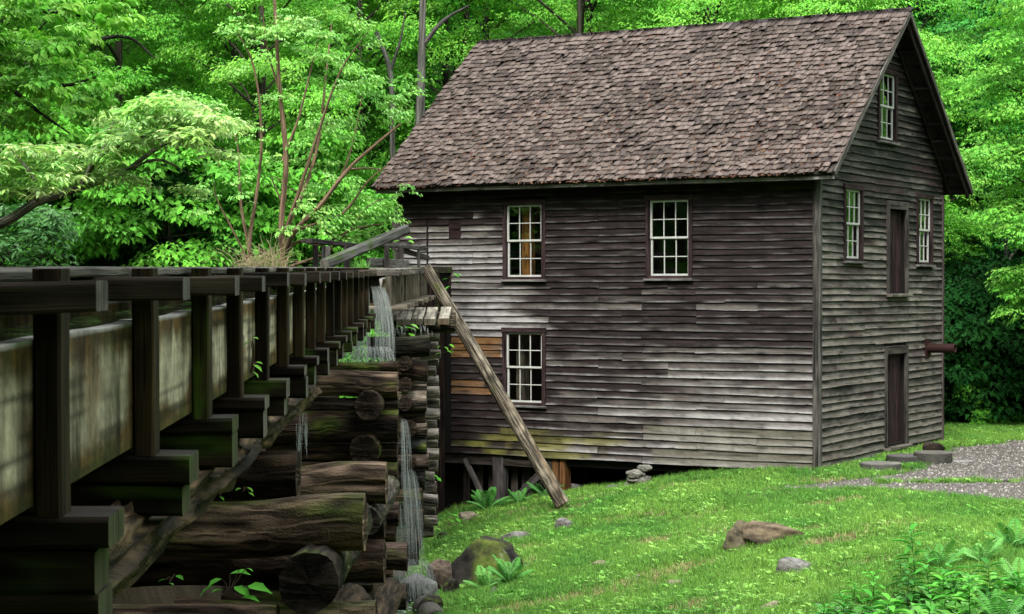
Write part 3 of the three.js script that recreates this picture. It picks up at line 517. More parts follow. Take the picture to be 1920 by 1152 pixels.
  part('rafter', timber(SL - 0.1, 0.1, 0.05, { seed: 352, dark: [0.014, 0.01, 0.011], light: [0.05, 0.04, 0.04], n: 24 }).rotateY(Math.PI / 2).rotateX(-PITCHR).translate(0.44, (EAVE + RIDGE) / 2 - 0.07, -MD / 2 - run / 2), M.wood, roof);
}
// ---- what carries the mill on the stream side
{
  const dk = { dark: [0.018, 0.014, 0.012], light: [0.075, 0.062, 0.055] }, g = part('dark_backing', box(-8.1, -1.7, -1.1, -5.5, -0.17, -1.04), M.black, mill);
  for (let k = 0; k < 9; k++) { const x = -8.0 + k * 0.29 + 0.04 * noise(k, 2), w = 0.15 + 0.08 * noise(k, 5); part('plank', upright(1.55, w, 0.035, { seed: 500 + k, ...dk }).translate(x, -0.92, -0.35 - 0.02 * (k % 3)), M.wood, g); }
  part('post', upright(1.6, 0.26, 0.24, { seed: 520, dark: [0.05, 0.042, 0.042], light: [0.13, 0.115, 0.11] }).translate(-7.03, -0.82, -0.14), M.wood, mill);
  part('post', upright(1.35, 0.3, 0.26, { seed: 521, dark: [0.09, 0.04, 0.016], light: [0.22, 0.105, 0.045] }).translate(-5.6, -0.68, -0.16), M.wood, mill);
  part('beam', timber(2.9, 0.2, 0.2, { seed: 522, ...dk }).translate(-7.0, -0.12, -0.14), M.wood, mill);
  part('brace', timber(1.0, 0.11, 0.07, { seed: 523, dark: [0.06, 0.05, 0.05], light: [0.15, 0.13, 0.125] }).rotateZ(-1.05).translate(-7.6, -0.55, -0.06), M.wood, mill);
  part('brace', timber(1.25, 0.16, 0.1, { seed: 524, dark: [0.035, 0.03, 0.03], light: [0.11, 0.095, 0.09] }).rotateZ(0.75).translate(-6.42, -0.72, -0.05), M.wood, mill);
  part('dark_backing', mergeGeometries([box(-5.4, -1.7, -2.8, -0.2, -0.17, -2.7), box(-9.45, -1.75, -7.2, -9.38, -0.01, -0.3), box(-9.38, -1.75, -0.72, -8.1, -0.17, -0.66)]), M.black, mill);  // black walls added to keep the gap under the mill dark
}
// ---------------------------------------------------------------- the flume: x to its right, y up, t metres along it
const FD = ray(820, 502).normalize(), FZ = FD.clone().negate(), FX = V(0, 1, 0).cross(FZ).normalize(), FY = FZ.clone().cross(FX);
const FB = new THREE.Matrix4().makeBasis(FX, FY, FZ);
const fl = (x, y, t) => V(0, 3.4, 0).addScaledVector(FX, x).addScaledVector(FY, y).addScaledVector(FD, t);
const flume = thing('flume', 'long open wooden flume carrying water on crossbeams towards the mill', 'flume', fl(-1.3, -0.6, 4.6));
flume.quaternion.setFromRotationMatrix(FB);
const fput = (g, x, y, t) => g.translate(x + 1.3, y + 0.6, -(t - 4.6));
const SHADED_WET = { dark: [0.005, 0.0035, 0.002], light: [0.05, 0.033, 0.017] }, TOPW = { dark: [0.01, 0.008, 0.006], light: [0.085, 0.066, 0.048] };  // shade on the wet flume wood put into the colour; tops kept lighter
const TS = [3.35, 4.65, 6.16, 7.64, 8.92, 10.3, 11.68, 13, 14.25, 15.5, 16.85, 18.1, 19.4, 20.8, 22.2, 23.7, 25.2];
TS.forEach((t, i) => {
  const j = (k) => noise(i * 3.3, k, 1) - 0.5;
  for (const s of [0, 1]) {                                           // right and left posts
    const x = s ? -1.775 : -0.941 + 0.012 * j(1), g = timber(0.6, 0.068, 0.125, { seed: 600 + i * 2 + s, ...SHADED_WET, moss: i % 4 === 3 ? 0.02 : 0, bias: i === 1 ? 0.05 : 0, end: [0.06, 0.05, 0.04] });
    part('post', fput(g.rotateZ(Math.PI / 2), x, -0.303, t + 0.07), M.wood, flume);
  }
  const g = timber(1.19, 0.074, 0.165, { seed: 640 + i, ...TOPW, end: [0.15, 0.14, 0.13], bias: i === 1 ? 0.12 : -0.05, bend: 0.008 });  // beam ends painted lighter, where the open sky falls on them
  part('cross_beam', fput(g, -1.385 + 0.015 * j(2), -0.069 + 0.006 * j(3), t - 0.0825), M.wood, flume);
  // sill beams stacked under each pair of posts
  const st = i === 1 ? [0.085, 0.11, 0.14] : i % 3 === 2 ? [0.1, 0.1] : [0.062, 0.135];
  let y = -0.6;
  st.forEach((h, k) => { const w = k ? 0.2 : 0.235; part('sill_beam', fput(timber(1.32 + 0.05 * j(4 + k), h - 0.004, w, { seed: 670 + i * 3 + k, dark: [0.004, 0.003, 0.002], light: [0.038, 0.027, 0.016], moss: -0.05 + 0.09 * j(12), end: i < 4 ? [0.075, 0.085, 0.045] : [0.16, 0.15, 0.13], c: 0.012 }), -1.468 + 0.03 * j(8 + k) - 0.012 * k, y - h / 2, t + 0.12 + 0.02 * j(6 + k)), M.wood, flume); y -= h; });
});
// side boards between the posts: bleached in the middle, stained at the rims
function boardGeo(len, h, th, seed) {
  return sweep([[0, 0], [0, th], [h, th], [h, 0]].reverse(), 0, len, Math.max(6, Math.min(90, Math.round(len / 0.022))), {
    sub: 0.016,
    off: (x, y) => [y > h - 0.001 ? (noise(x * 2, seed) - 0.5) * 0.012 : 0, 0],
    col: (x, y, z, cap) => {
      if (y > h - 0.002) return mul3([0.3, 0.29, 0.27], 0.7 + 0.6 * noise(x * 8, z * 30, seed));
      const e = Math.min(x, len - x) / 0.35, band = ss(0.02, 0.14, y + 0.09 * (fbm(x * 3, seed, 2, 3) - 0.5)) * (1 - ss(h - 0.14, h - 0.01, y + 0.12 * (fbm(x * 6, y * 2, seed, 3) - 0.5)));
      const pale = clamp(band * ss(-0.1, 0.6, e + 0.8 * (fbm(x * 4, y * 5, seed, 3) - 0.5)) * (0.55 + 0.9 * fbm(x * 7, y * 3.5, seed + 3, 3)));
      let c = mix3([0.085, 0.052, 0.018], [0.34, 0.31, 0.215], ss(0.08, 0.95, pale));
      c = mul3(c, (0.62 + 0.76 * noise(x * 34, y * 3.2, seed)) * (0.8 + 0.4 * noise(x * 2.5, y * 70, seed + 2)) * (1 - 0.6 * ss(0.68, 0.8, noise(x * 2, y * 45, seed + 4))));
      c = mix3(c, [0.1, 0.05, 0.014], clamp(fbm(x * 2.6, y * 7, seed + 7, 3) * 4 - 2.2) * 0.7);
      c = mix3(c, [0.012, 0.01, 0.006], clamp(fbm(x * 11, y * 2, seed + 9, 3) * 4.5 - 2.3) * 0.85); c = mul3(c, 0.45 + 0.55 * ss(-0.15, 0.5, Math.min(x, len - x) / 0.3 + 0.5 * (fbm(x * 5, y * 4, seed + 21, 3) - 0.5)));
      c = mix3(c, [0.04, 0.06, 0.012], clamp(fbm(x * 5, y * 5, seed + 12, 3) * 4 - 2.4) * 0.5 + 0.35 * (1 - ss(0, 0.07, y)));
      return mul3(c, 0.75 + 0.5 * noise(x * 40, y * 60, seed));
    },
  });
}
for (let i = 0; i < TS.length; i++) {
  const t0 = i ? TS[i] + 0.07 : 2.2, t1 = (TS[i + 1] ?? 26.4) + 0.068;
  if (i >= 13) continue;                      // the gap that spills
  for (const s of [0, 1]) part('side_board', fput(boardGeo(t1 - t0, i > 11 ? 0.3 : 0.4, 0.055, 700 + i * 2 + s).rotateY(Math.PI / 2).rotateY(s ? 0 : 0), s ? -1.725 : -1.03, -0.575, t0), M.plank, flume);
  part('floor_board', fput(timber(t1 - t0, 0.05, 0.7, { seed: 760 + i, ...SHADED_WET, moss: 0.1 }).rotateY(Math.PI / 2), -1.36, -0.575 + 0.0, (t0 + t1) / 2), M.wood, flume);
}
// loose walking planks laid along the crossbeams, and post tops showing beside them
for (let k = 0; k < 3; k++) for (let a = 2.4; a < 26; ) { const l = 3.2 + 1.6 * noise(a, k, 3); part('top_plank', fput(timber(Math.min(l, 26.3 - a) - 0.02, 0.028, 0.17, { seed: 780 + k * 9 + (a | 0), dark: [0.05, 0.043, 0.038], light: [0.19, 0.17, 0.145], bend: 0.006 }).rotateY(Math.PI / 2), -1.14 - 0.24 * k, -0.017 + 0.002 * k, a + l / 2), M.wood, flume); a += l; }
{
  const b = new MB(), n = 90, m = 8;
  for (let i = 0; i <= n; i++) for (let k = 0; k <= m; k++) { const t = 2.2 + (24 * i) / n, x = -1.725 + (0.75 * k) / m; b.v([x + 1.3, -0.225 + 0.6 + 0.006 * (fbm(t * 5, x * 8, 1, 3) - 0.5), -(t - 4.6)], [t, x], [1, 1, 1]); }
  for (let i = 0; i < n; i++) for (let k = 0; k < m; k++) { const q = i * (m + 1) + k; b.quad(q, q + 1, q + m + 2, q + m + 1); }
  const w = part('flume_water', b.build(), M.still, scene); w.position.copy(flume.position); w.quaternion.copy(flume.quaternion); tag(w, 'dark rippled water running in the open flume, reflecting green trees', 'water', null, 'stuff');
}
// round stringer log the sills lie on
part('stringer_log', fput(logGeo(9.6, 0.12, 0.13, { seed: 12, dark: [0.012, 0.008, 0.004], light: [0.17, 0.115, 0.06], lump: 0.14, grooves: 0.75, moss: 0.12, bend: 0.03, endDark: 0.95 }).rotateY(Math.PI / 2), -1.03, -0.875, 9.75), M.log, flume);
part('stringer_log', fput(logGeo(12, 0.13, 0.12, { seed: 13, lump: 0.2, grooves: 0.2, moss: 0.12 }).rotateY(Math.PI / 2), -1.27, -0.87, 20.6), M.log, flume);
part('stringer_log', fput(logGeo(22, 0.14, 0.13, { seed: 14, lump: 0.1 }).rotateY(Math.PI / 2), -1.75, -0.87, 15), M.log, flume);

// ---- the closed end of the flume, which meets the mill
const LITW = { dark: [0.06, 0.05, 0.038], light: [0.21, 0.18, 0.135] };  // look of lit wood put into the colour
{
  const A = at(733, 572.5, 28.8), E = at(800, 552.5, 39.0), L = A.distanceTo(E), c = thing('covered_flume', 'planked-over end section of the flume with close upright posts, meeting the mill wall', 'flume', A);
  const D = E.clone().sub(A).normalize(), z = D.clone().negate(), x = V(0, 1, 0).cross(z).normalize(), y = z.clone().cross(x); c.quaternion.setFromRotationMatrix(new THREE.Matrix4().makeBasis(x, y, z));
  for (let k = 0; k < 12; k++) {
    const t = (L * k) / 11.3, tone = k < 3 ? { dark: [0.03, 0.025, 0.02], light: [0.11, 0.095, 0.07] } : LITW;
    part('post', upright(0.44, 0.09, 0.14, { seed: 820 + k, ...tone }).translate(-0.04 + 0.02 * noise(k, 3), 0.22, -t), M.wood, c);
    part('cross_beam', timber(1.1, 0.075, 0.15, { seed: 840 + k, dark: [0.03, 0.026, 0.023], light: [0.13, 0.115, 0.1], end: [0.2, 0.18, 0.155] }).translate(-0.46 + 0.03 * noise(k, 8), 0.475, -t), M.wood, c);
    part('sill_beam', timber(1.25, 0.08, 0.16, { seed: 860 + k, ...LITW, end: [0.22, 0.2, 0.16] }).translate(-0.44 + 0.05 * noise(k, 5), -0.05, -t), M.wood, c);
  }
  part('side_board', boardGeo(L + 0.3, 0.4, 0.05, 871).rotateY(Math.PI / 2).translate(-0.16, 0, 0.2), M.plank, c);
  part('side_board', boardGeo(L + 0.3, 0.4, 0.05, 872).rotateY(Math.PI / 2).translate(-0.9, 0, 0.2), M.plank, c);
  part('floor_board', timber(L, 0.05, 0.72, { seed: 873, ...SHADED_WET }).rotateY(Math.PI / 2).translate(-0.5, 0.0, -L / 2), M.wood, c);
  for (let k = 0; k < 5; k++) part('top_plank', timber(L - 0.6 * noise(k, 2), 0.03, 0.19, { seed: 880 + k, dark: [0.08, 0.072, 0.06], light: [0.24, 0.22, 0.185] }).rotateY(Math.PI / 2).translate(-0.05 - k * 0.205, 0.53 + 0.003 * (k % 2), -L / 2 - 0.3), M.wood, c);
}
// ---- the tall dark water box against the mill wall
{
  const o = mill.localToWorld ? (mill.updateMatrixWorld(), (x, y, z) => V(x, y, z).applyMatrix4(mill.matrixWorld)) : null;
  const b = o(-8.75, -1.6, 0.32), p = thing('penstock', 'tall dark wooden water box running down the mill wall below the flume', 'penstock', b); p.rotation.y = mill.rotation.y;
  const dk = { dark: [0.012, 0.008, 0.007], light: [0.042, 0.026, 0.022] };
  for (let k = 0; k < 9; k++) part('board', timber(1.25, 0.118, 0.05, { seed: 900 + k, dark: [0.02, 0.016, 0.01], light: [0.07, 0.055, 0.035], moss: 0.1 }).translate(0, 4.42 + k * 0.122, 0.2), M.wood, p);
  part('lining', box(-0.6, 4.36, -0.26, 0.58, 5.4, 0.17), M.black, p);
  part('rim_beam', timber(1.3, 0.13, 0.5, { seed: 915, dark: [0.02, 0.017, 0.014], light: [0.08, 0.07, 0.055], moss: 0.25 }).translate(0, 5.43, -0.02), M.wood, p);
  for (let k = 0; k < 3; k++) part('upright_plank', timber(5.2, 0.165, 0.06, { seed: 920 + k, ...dk, n: 40, bend: 0.01 }).rotateZ(Math.PI / 2).translate(0.14 + k * 0.17, 2.55, 0.26 - 0.012 * k), M.wood, p);
  part('upright_plank', timber(5.2, 0.3, 0.06, { seed: 930, ...dk, n: 40 }).rotateZ(Math.PI / 2).rotateY(Math.PI / 2).translate(0.56, 2.55, 0.06), M.wood, p);
}
// ---- log cribs
const SHADED_LOG = { dark: [0.004, 0.003, 0.0022], light: [0.095, 0.064, 0.04] }, PALE_LOG = { dark: [0.009, 0.006, 0.004], light: [0.29, 0.2, 0.135] };  // black undersides of the stacks put into the darker log tone
let logSeed = 50;
function crib(label, pos, logs, stubs) {
  const t = thing('log_crib', label, 'log crib', pos, 'log cribs that hold up the flume');
  for (const [x0, x1, y0, y1, Z, o = {}] of logs) {                   // lying across the view, right end cut square
    const a = at(x0, (y0 + y1) / 2, Z), b = at(x1, (y0 + y1) / 2 + (o.dip ?? 0), Z), r = ((y1 - y0) / 2 / F) * Z, g = logGeo(a.distanceTo(b), r * (o.taper ?? 0.95), r, { seed: logSeed++, ...SHADED_LOG, ...o }), d = b.clone().sub(a);
    g.rotateZ(Math.atan2(d.y, d.x)); part('log', place(g, (a.x + b.x) / 2 - pos.x, (a.y + b.y) / 2 - pos.y, (a.z + b.z) / 2 - pos.z, 0), M.log, t);
  }
  for (const [x, y, rp, Z, len, o = {}] of stubs) { const r = (rp / F) * Z, c = at(x, y, Z); part('tie_log', place(logGeo(len, r, r, { seed: logSeed++, ...SHADED_LOG, endDark: 0.75, ...o }), c.x - pos.x, c.y - pos.y, c.z - pos.z - len / 2, -Math.PI / 2), M.log, t); }
  return t;
}
crib('nearest log crib, two thick mossy logs over a round log end facing out', at(540, 1240, 11.6), [
  [150, 684, 932, 1042, 11.5, { ...PALE_LOG, moss: 0.5, lump: 0.16, mossTop: 0.05, worn: 0.1 }],
  [120, 600, 1028, 1104, 11.9, {}], [330, 704, 1124, 1240, 11.6, { ...PALE_LOG, moss: 0.5, mossTop: 0.1, worn: 0.1 }], [100, 520, 1126, 1240, 11.0, { ...PALE_LOG, moss: 0.4 }],
  [150, 560, 842, 935, 13.4, {}], [150, 700, 1236, 1350, 11.6, {}],  // first log added dark, to fill the shaded gap below the flume
], [[572, 1099, 58, 10.95, 3.2, { moss: 0.35, rad: 26, light: [0.07, 0.055, 0.042] }], [570, 1300, 60, 11, 3, {}]]);
crib('second log crib along the flume, one wavy brown log over darker short logs', at(640, 1230, 17), [
  [330, 725, 869, 947, 16.6, { ...PALE_LOG, lump: 0.2, worn: 0.08 }], [330, 722, 940, 1010, 17.2, {}], [500, 721, 1014, 1098, 17, { light: [0.12, 0.075, 0.05] }], [420, 700, 1095, 1180, 17.2, {}], [400, 722, 1176, 1260, 17, {}], [300, 690, 1255, 1330, 17, {}],
], [[690, 980, 25, 16.3, 3, { light: [0.13, 0.11, 0.085] }], [690, 1215, 30, 16.5, 3, {}]]);
crib('tall third log crib with pale cracked top logs and two dark round ends', at(660, 1180, 24), [
  [560, 746, 680, 700, 24.6, { moss: 0.25, worn: 0.1 }], [520, 746, 697, 746, 24, { ...PALE_LOG, worn: 0.12 }], [540, 747, 744, 774, 24.1, { light: [0.11, 0.085, 0.065] }], [480, 747, 771, 834, 24, { moss: 0.22, mossTop: 0.16 }], [500, 745, 832, 870, 24.1, { light: [0.12, 0.08, 0.045] }],
  [430, 746, 868, 908, 24, { mossTop: 0.2 }], [450, 735, 906, 948, 24.1, {}], [450, 748, 944, 990, 24, { light: [0.12, 0.085, 0.06] }], [430, 742, 986, 1022, 24, {}], [450, 764, 1017, 1068, 23.6, { light: [0.12, 0.08, 0.06] }], [440, 735, 1064, 1100, 24, {}], [450, 762, 1090, 1142, 23.5, { mossTop: 0.15, light: [0.1, 0.075, 0.055] }], [430, 740, 1138, 1180, 24, {}],
], [[691, 761, 27, 23.6, 2.4, { endDark: 0.6, light: [0.1, 0.07, 0.05] }], [685, 848, 28, 23.6, 2.4, { moss: 0.15 }], [690, 930, 24, 23.7, 2.4, {}], [700, 1000, 20, 23.6, 2.4, {}], [600, 800, 26, 24.6, 3, {}], [590, 900, 28, 24.5, 3, {}], [600, 1040, 28, 24.5, 3, {}], [610, 1150, 26, 24.5, 3, {}]]);
crib('fourth log crib, wet dark stack right beside the falling water', at(770, 1010, 29.6), [
  [690, 806, 629, 671, 29.4, { light: [0.035, 0.035, 0.02], moss: 0.12 }], [700, 802, 675, 716, 29.6, { moss: 0.25 }], [700, 800, 716, 734, 29.6, { light: [0.22, 0.18, 0.14] }], [700, 800, 732, 772, 29.5, { light: [0.22, 0.18, 0.14], moss: 0.1 }], [690, 797, 770, 796, 29.6, {}], [700, 801, 794, 820, 29.5, { light: [0.2, 0.16, 0.12] }], [690, 800, 817, 858, 29.6, { light: [0.06, 0.06, 0.06] }], [690, 804, 854, 882, 29.5, { light: [0.12, 0.09, 0.07] }], [690, 797, 879, 918, 29.6, { light: [0.05, 0.05, 0.048] }], [690, 792, 915, 955, 29.5, { moss: 0.1 }], [690, 794, 952, 990, 29.5, { moss: 0.3 }], [690, 790, 988, 1030, 29.5, { moss: 0.3 }], [690, 785, 1026, 1062, 29.6, {}],
], [[761, 683, 14, 29.2, 2, { moss: 0.15 }], [761, 722, 13, 29.2, 2, {}], [762, 760, 13, 29.2, 2, { moss: 0.1 }], [766, 806, 15, 29.2, 2, {}], [765, 868, 14, 29.2, 2, {}]]);
{
  const logs = []; let y = 620, k = 0;
  while (y < 990) { const h = 15 + 11 * noise(k, 4.4), x1 = 827 - (y - 620) * 0.012 - 7 * noise(k, 9) - (k % 5 === 4 ? 6 : 0); logs.push([740, x1, y, y + h + 2, 33.8 + 0.2 * (k % 2), { light: [0.4, 0.35, 0.3], dark: [0.07, 0.055, 0.045], worn: 0.15, moss: 0.03, rad: 14, endDark: 0.3 }]); y += h; k++; }
  crib('farthest log crib, a narrow column of pale log ends before the dark water box', at(800, 985, 34), logs, []);
}
// ---- small plank platform on a mossy beam over the cribs
{
  const p0 = at(780, 600, 32.4), t = thing('plank_platform', 'short platform of five weathered planks on a mossy beam beside the flume', 'platform', p0);
  const sp = [[724, 752, 597], [745, 774, 606], [771, 793, 605], [791, 813, 605], [814, 836, 604]];
  sp.forEach(([a, b, y], k) => { const A = at((a + b) / 2, y - 6, 32.4 - 0.05 * (k % 2)), w = ((b - a) / F) * 32.4 * 0.92; part('plank', timber(1.35, 0.1, w, { seed: 1000 + k, dark: [0.1, 0.09, 0.07], light: [0.3, 0.275, 0.22], end: k === 4 ? [0.1, 0.06, 0.035] : [0.1, 0.085, 0.06] }).rotateY(Math.PI / 2).rotateX(0.14).translate(A.x - p0.x + 0.03 * (k - 2), A.y - p0.y + 0.05, A.z - p0.z - 0.66), M.wood, t); });
  const B = at(786, 606, 32.75); part('beam', place(logGeo(1.22, 0.125, 0.12, { seed: 1010, moss: 0.4, mossTop: 0.1, light: [0.09, 0.08, 0.05] }), B.x - p0.x, B.y - p0.y - 0.06, B.z - p0.z), M.log, t);
  const B2 = at(790, 592, 33.7); part('beam', place(logGeo(1.2, 0.11, 0.11, { seed: 1011 }), B2.x - p0.x, B2.y - p0.y - 0.06, B2.z - p0.z), M.log, t);
  const P = at(740, 640, 32.9); part('post', upright(0.55, 0.16, 0.16, { seed: 1012, ...SHADED_WET }).translate(P.x - p0.x, P.y - p0.y, P.z - p0.z), M.wood, t);
  // scrap lying on it
  const g = stoneGeo(0.13, 0.085, 0.1, { seed: 44, base: [0.6, 0.6, 0.56], dark: [0.45, 0.38, 0.1], detail: 2, rough: 0.3 }); seat('crumpled_scrap', 'tiny crumpled white and yellow scrap on the back of the plank platform', 'scrap', g, M.stone, at(735, 569, 33.4));
}
// ---- leaning pole
{
  const a = at(800, 506, 36.6), b = at(1052, 943, 35.7), d = b.clone().sub(a), len = d.length() + 0.1, g = logGeo(len, 0.11, 0.138, { seed: 61, dark: [0.075, 0.06, 0.042], light: [0.27, 0.235, 0.18], lump: 0.07, grooves: 0.1, bend: 0.03, worn: 0.05, endDark: 0.2 });
  const c = g.attributes.color, p = g.attributes.position; for (let i = 0; i < c.count; i++) { const k = clamp((fbm(p.getX(i) * 0.8 + 3, p.getY(i) * 9, p.getZ(i) * 9, 3) - 0.55) * 6) * ss(0, 1.5, p.getX(i)) * 0.7; c.setXYZ(i, lerp(c.getX(i), 0.2, k), lerp(c.getY(i), 0.105, k), lerp(c.getZ(i), 0.045, k)); }
  const o = seat('leaning_pole', 'long weathered round pole leaning from the flume end down to the grass', 'pole', g, M.log, a.clone().lerp(b, 0.5)); o.quaternion.setFromUnitVectors(V(1, 0, 0), d.normalize());
}
// ---- railing frame behind the flume, and the speckled timber leaning over it
{
  const A = at(575, 456, 29.5), E = at(795, 463, 39), t = thing('railing', 'low dark wooden railing of a top rail on short posts behind the flume', 'railing', at(592, 508, 29.8)), O = t.position, L = A.distanceTo(E), turn = Math.atan2(-(E.z - A.z), E.x - A.x);
  const blk = { dark: [0.014, 0.012, 0.012], light: [0.06, 0.052, 0.048] };
  const rail = (f0, f1, seed, tone) => { const a = A.clone().lerp(E, f0), b = A.clone().lerp(E, f1), m = a.clone().lerp(b, 0.5); part('rail', place(timber(a.distanceTo(b), 0.07, 0.16, { seed, ...tone }), m.x - O.x, m.y - O.y, m.z - O.z, turn), M.wood, t); };
  rail(0, 0.46, 1050, blk); rail(0.462, 1, 1051, { dark: [0.06, 0.055, 0.05], light: [0.14, 0.13, 0.12] });
  for (const [px, y0, y1, Z, w, tone] of [[592, 461, 508, 29.9, 0.085, blk], [611, 462, 500, 30.4, 0.13, { dark: [0.08, 0.075, 0.07], light: [0.2, 0.19, 0.175] }], [650, 462, 509, 31.6, 0.1, blk], [725, 461, 508, 34.5, 0.095, blk], [752, 462, 487, 36, 0.1, blk], [785, 458, 503, 38.2, 0.06, { dark: [0.09, 0.085, 0.075], light: [0.2, 0.19, 0.17] }]]) {
    const a = at(px, y0, Z), b = at(px, y1, Z); part('post', upright(a.distanceTo(b), w, w, { seed: 1060 + px, ...tone }).translate((a.x + b.x) / 2 - O.x, (a.y + b.y) / 2 - O.y, a.z - O.z), M.wood, t);
  }
  const a1 = at(742, 466, 37), b1 = at(802, 484, 39.4), m1 = a1.clone().lerp(b1, 0.5); part('brace', place(timber(a1.distanceTo(b1), 0.09, 0.08, { seed: 1070, dark: [0.06, 0.05, 0.045], light: [0.15, 0.13, 0.12] }).rotateZ(Math.atan2(b1.y - a1.y, Math.hypot(b1.x - a1.x, b1.z - a1.z))), m1.x - O.x, m1.y - O.y, m1.z - O.z, Math.atan2(-(b1.z - a1.z), b1.x - a1.x)), M.wood, t);
  const a2 = at(690, 494, 33.5), b2 = at(764, 494, 36.5), m2 = a2.clone().lerp(b2, 0.5); part('low_board', place(timber(a2.distanceTo(b2), 0.16, 0.05, { seed: 1071, dark: [0.07, 0.065, 0.058], light: [0.16, 0.15, 0.135] }), m2.x - O.x, m2.y - O.y, m2.z - O.z, Math.atan2(-(b2.z - a2.z), b2.x - a2.x)), M.wood, t);
  const a = at(608, 496, 29.3), b = at(760, 431, 31.5), m = a.clone().lerp(b, 0.5), g = timber(a.distanceTo(b), 0.16, 0.16, { seed: 1080, dark: [0.02, 0.018, 0.017], light: [0.1, 0.1, 0.092], c: 0.03, moss: 0.12, end: [0.2, 0.19, 0.15] });
  const o = seat('slanting_timber', 'dark speckled square timber slanting up over the railing', 'timber', g, M.wood, m); o.quaternion.setFromUnitVectors(V(1, 0, 0), b.clone().sub(a).normalize());
}
// ---- falling water
function strands(list, seed, parent, name = 'strands') {              // bundles of thin falling threads between two places
  const R = rng(seed), b = new MB();
  for (const [A, B, spreadA, spreadB, bulge, n, w] of list) for (let k = 0; k < n; k++) {
    const ra = (R() - 0.5) * 2, rz = (R() - 0.5) * 2, a = A.clone().add(V(ra * spreadA, 0, rz * 0.12)), e = B.clone().add(V(ra * spreadB + (R() - 0.5) * 0.05, 0, rz * 0.16)), f0 = R() < 0.5 ? 0 : R() * 0.6, f1 = Math.min(1, f0 + 0.25 + R() * 0.8), rr = w * (0.4 + R()), m = 10, rings = [];
    for (let s = 0; s <= m; s++) {
      const f = lerp(f0, f1, s / m), x = lerp(a.x, e.x, Math.sqrt(f)) + bulge * Math.sin(f * 3.1) + 0.012 * (noise(f * 9, k, seed) - 0.5), y = lerp(a.y, e.y, f ** 1.35), z = lerp(a.z, e.z, Math.sqrt(f)), r = rr * Math.sin(Math.PI * clamp((s + 0.35) / (m + 0.7))) * (0.7 + 0.6 * noise(f * 12, k, 3));
      rings.push([0, 1, 2, 3].map((q) => b.v([x + Math.cos((q * Math.PI) / 2) * r, y, z + Math.sin((q * Math.PI) / 2) * r * 0.6], [0, 0], [1, 1, 1])));
    }
    for (let s = 0; s < m; s++) for (let q = 0; q < 4; q++) b.quad(rings[s][q], rings[s + 1][q], rings[s + 1][(q + 1) % 4], rings[s][(q + 1) % 4]);
  }
  return part(name, b.build(), M.fall, parent, 'stuff');
}
{
  const t = thing('waterfall', 'white water spilling from the gap in the flume side onto the log crib', 'waterfall', at(700, 690, 26.5)), O = t.position, r = (p) => p.sub(O);
  strands([[r(at(679, 534, 26.3)), r(at(683, 692, 26.6)), 0.075, 0.09, 0.0, 110, 0.0034], [r(at(702, 536, 26.8)), r(at(720, 692, 27)), 0.06, 0.15, 0.03, 170, 0.0034], [r(at(658, 640, 26.2)), r(at(656, 694, 26.2)), 0.13, 0.15, 0, 140, 0.0036], [r(at(700, 650, 26.4)), r(at(706, 696, 26.3)), 0.2, 0.25, 0, 120, 0.0036]], 3, t);
}
{
  const t = thing('waterfall', 'long thin fall of water between the two rows of log ends, down to the rocks', 'waterfall', at(775, 1100, 28.7)), O = t.position, r = (p) => p.sub(O);
  strands([[r(at(755, 785, 28.6)), r(at(763, 930, 28.7)), 0.03, 0.09, 0, 60, 0.0028], [r(at(762, 880, 28.6)), r(at(778, 1065, 28.7)), 0.07, 0.15, 0, 110, 0.0028], [r(at(745, 940, 27.6)), r(at(752, 1020, 28)), 0.1, 0.13, 0, 60, 0.003], [r(at(742, 985, 26.5)), r(at(750, 1050, 26.9)), 0.13, 0.15, 0, 90, 0.003], [r(at(765, 1050, 27.8)), r(at(780, 1135, 27.8)), 0.2, 0.34, 0, 200, 0.003]], 5, t);
  strands([[r(at(770, 610, 31)), r(at(775, 632, 31)), 0.3, 0.3, 0, 36, 0.005]], 6, t, 'strands');
}
{
  const t = thing('drip', 'thin broken trickle of water dripping behind the third log crib', 'trickle', at(566, 850, 17)), O = t.position, r = (p) => p.sub(O);
  strands([[r(at(566, 772, 17)), r(at(566, 868, 17)), 0.02, 0.03, 0, 16, 0.0045]], 9, t);
}
// the foaming pool at the foot of the falls
{
  const b = new MB(), n = 40;
  for (let j = 0; j <= n; j++) for (let i = 0; i <= 24; i++) { const x = -3.4 + (2.2 * i) / 24, z = -14 - (18 * j) / n; b.v([x, -1.36 + 0.03 * (fbm(x * 4, z * 4, 2, 3) - 0.5), z], [x, z], [1, 1, 1]); }
  for (let j = 0; j < n; j++) for (let i = 0; i < 24; i++) { const q = j * 25 + i; b.quad(q, q + 1, q + 26, q + 25); }
  struct('stream_water', b.build(), M.still);
  const R = rng(19), f = new MB(), add = (x, y, z, r) => { const g = new THREE.IcosahedronGeometry(r, 1), p = g.attributes.position; for (let i = 0; i < p.count; i += 3) f.tri(...[0, 1, 2].map((k) => f.v([x + p.getX(i + k) * 1.4, y + p.getY(i + k) * 0.7, z + p.getZ(i + k) * 1.4], [x, z], [1, 1, 1]))); };
  for (let k = 0; k < 1500; k++) { const x = -1.66 + (R() + R() - 1) * 0.5, z = -27.7 + (R() + R() - 1) * 1.3; add(x, -1.36 + 0.02 * R() + 0.2 * R() ** 4, z, 0.004 + 0.02 * R() * R()); }
  const o = part('foam', f.build(), M.foam, scene); tag(o, 'white foam and splashes where the fall meets the stream rocks', 'foam', null, 'stuff');
}
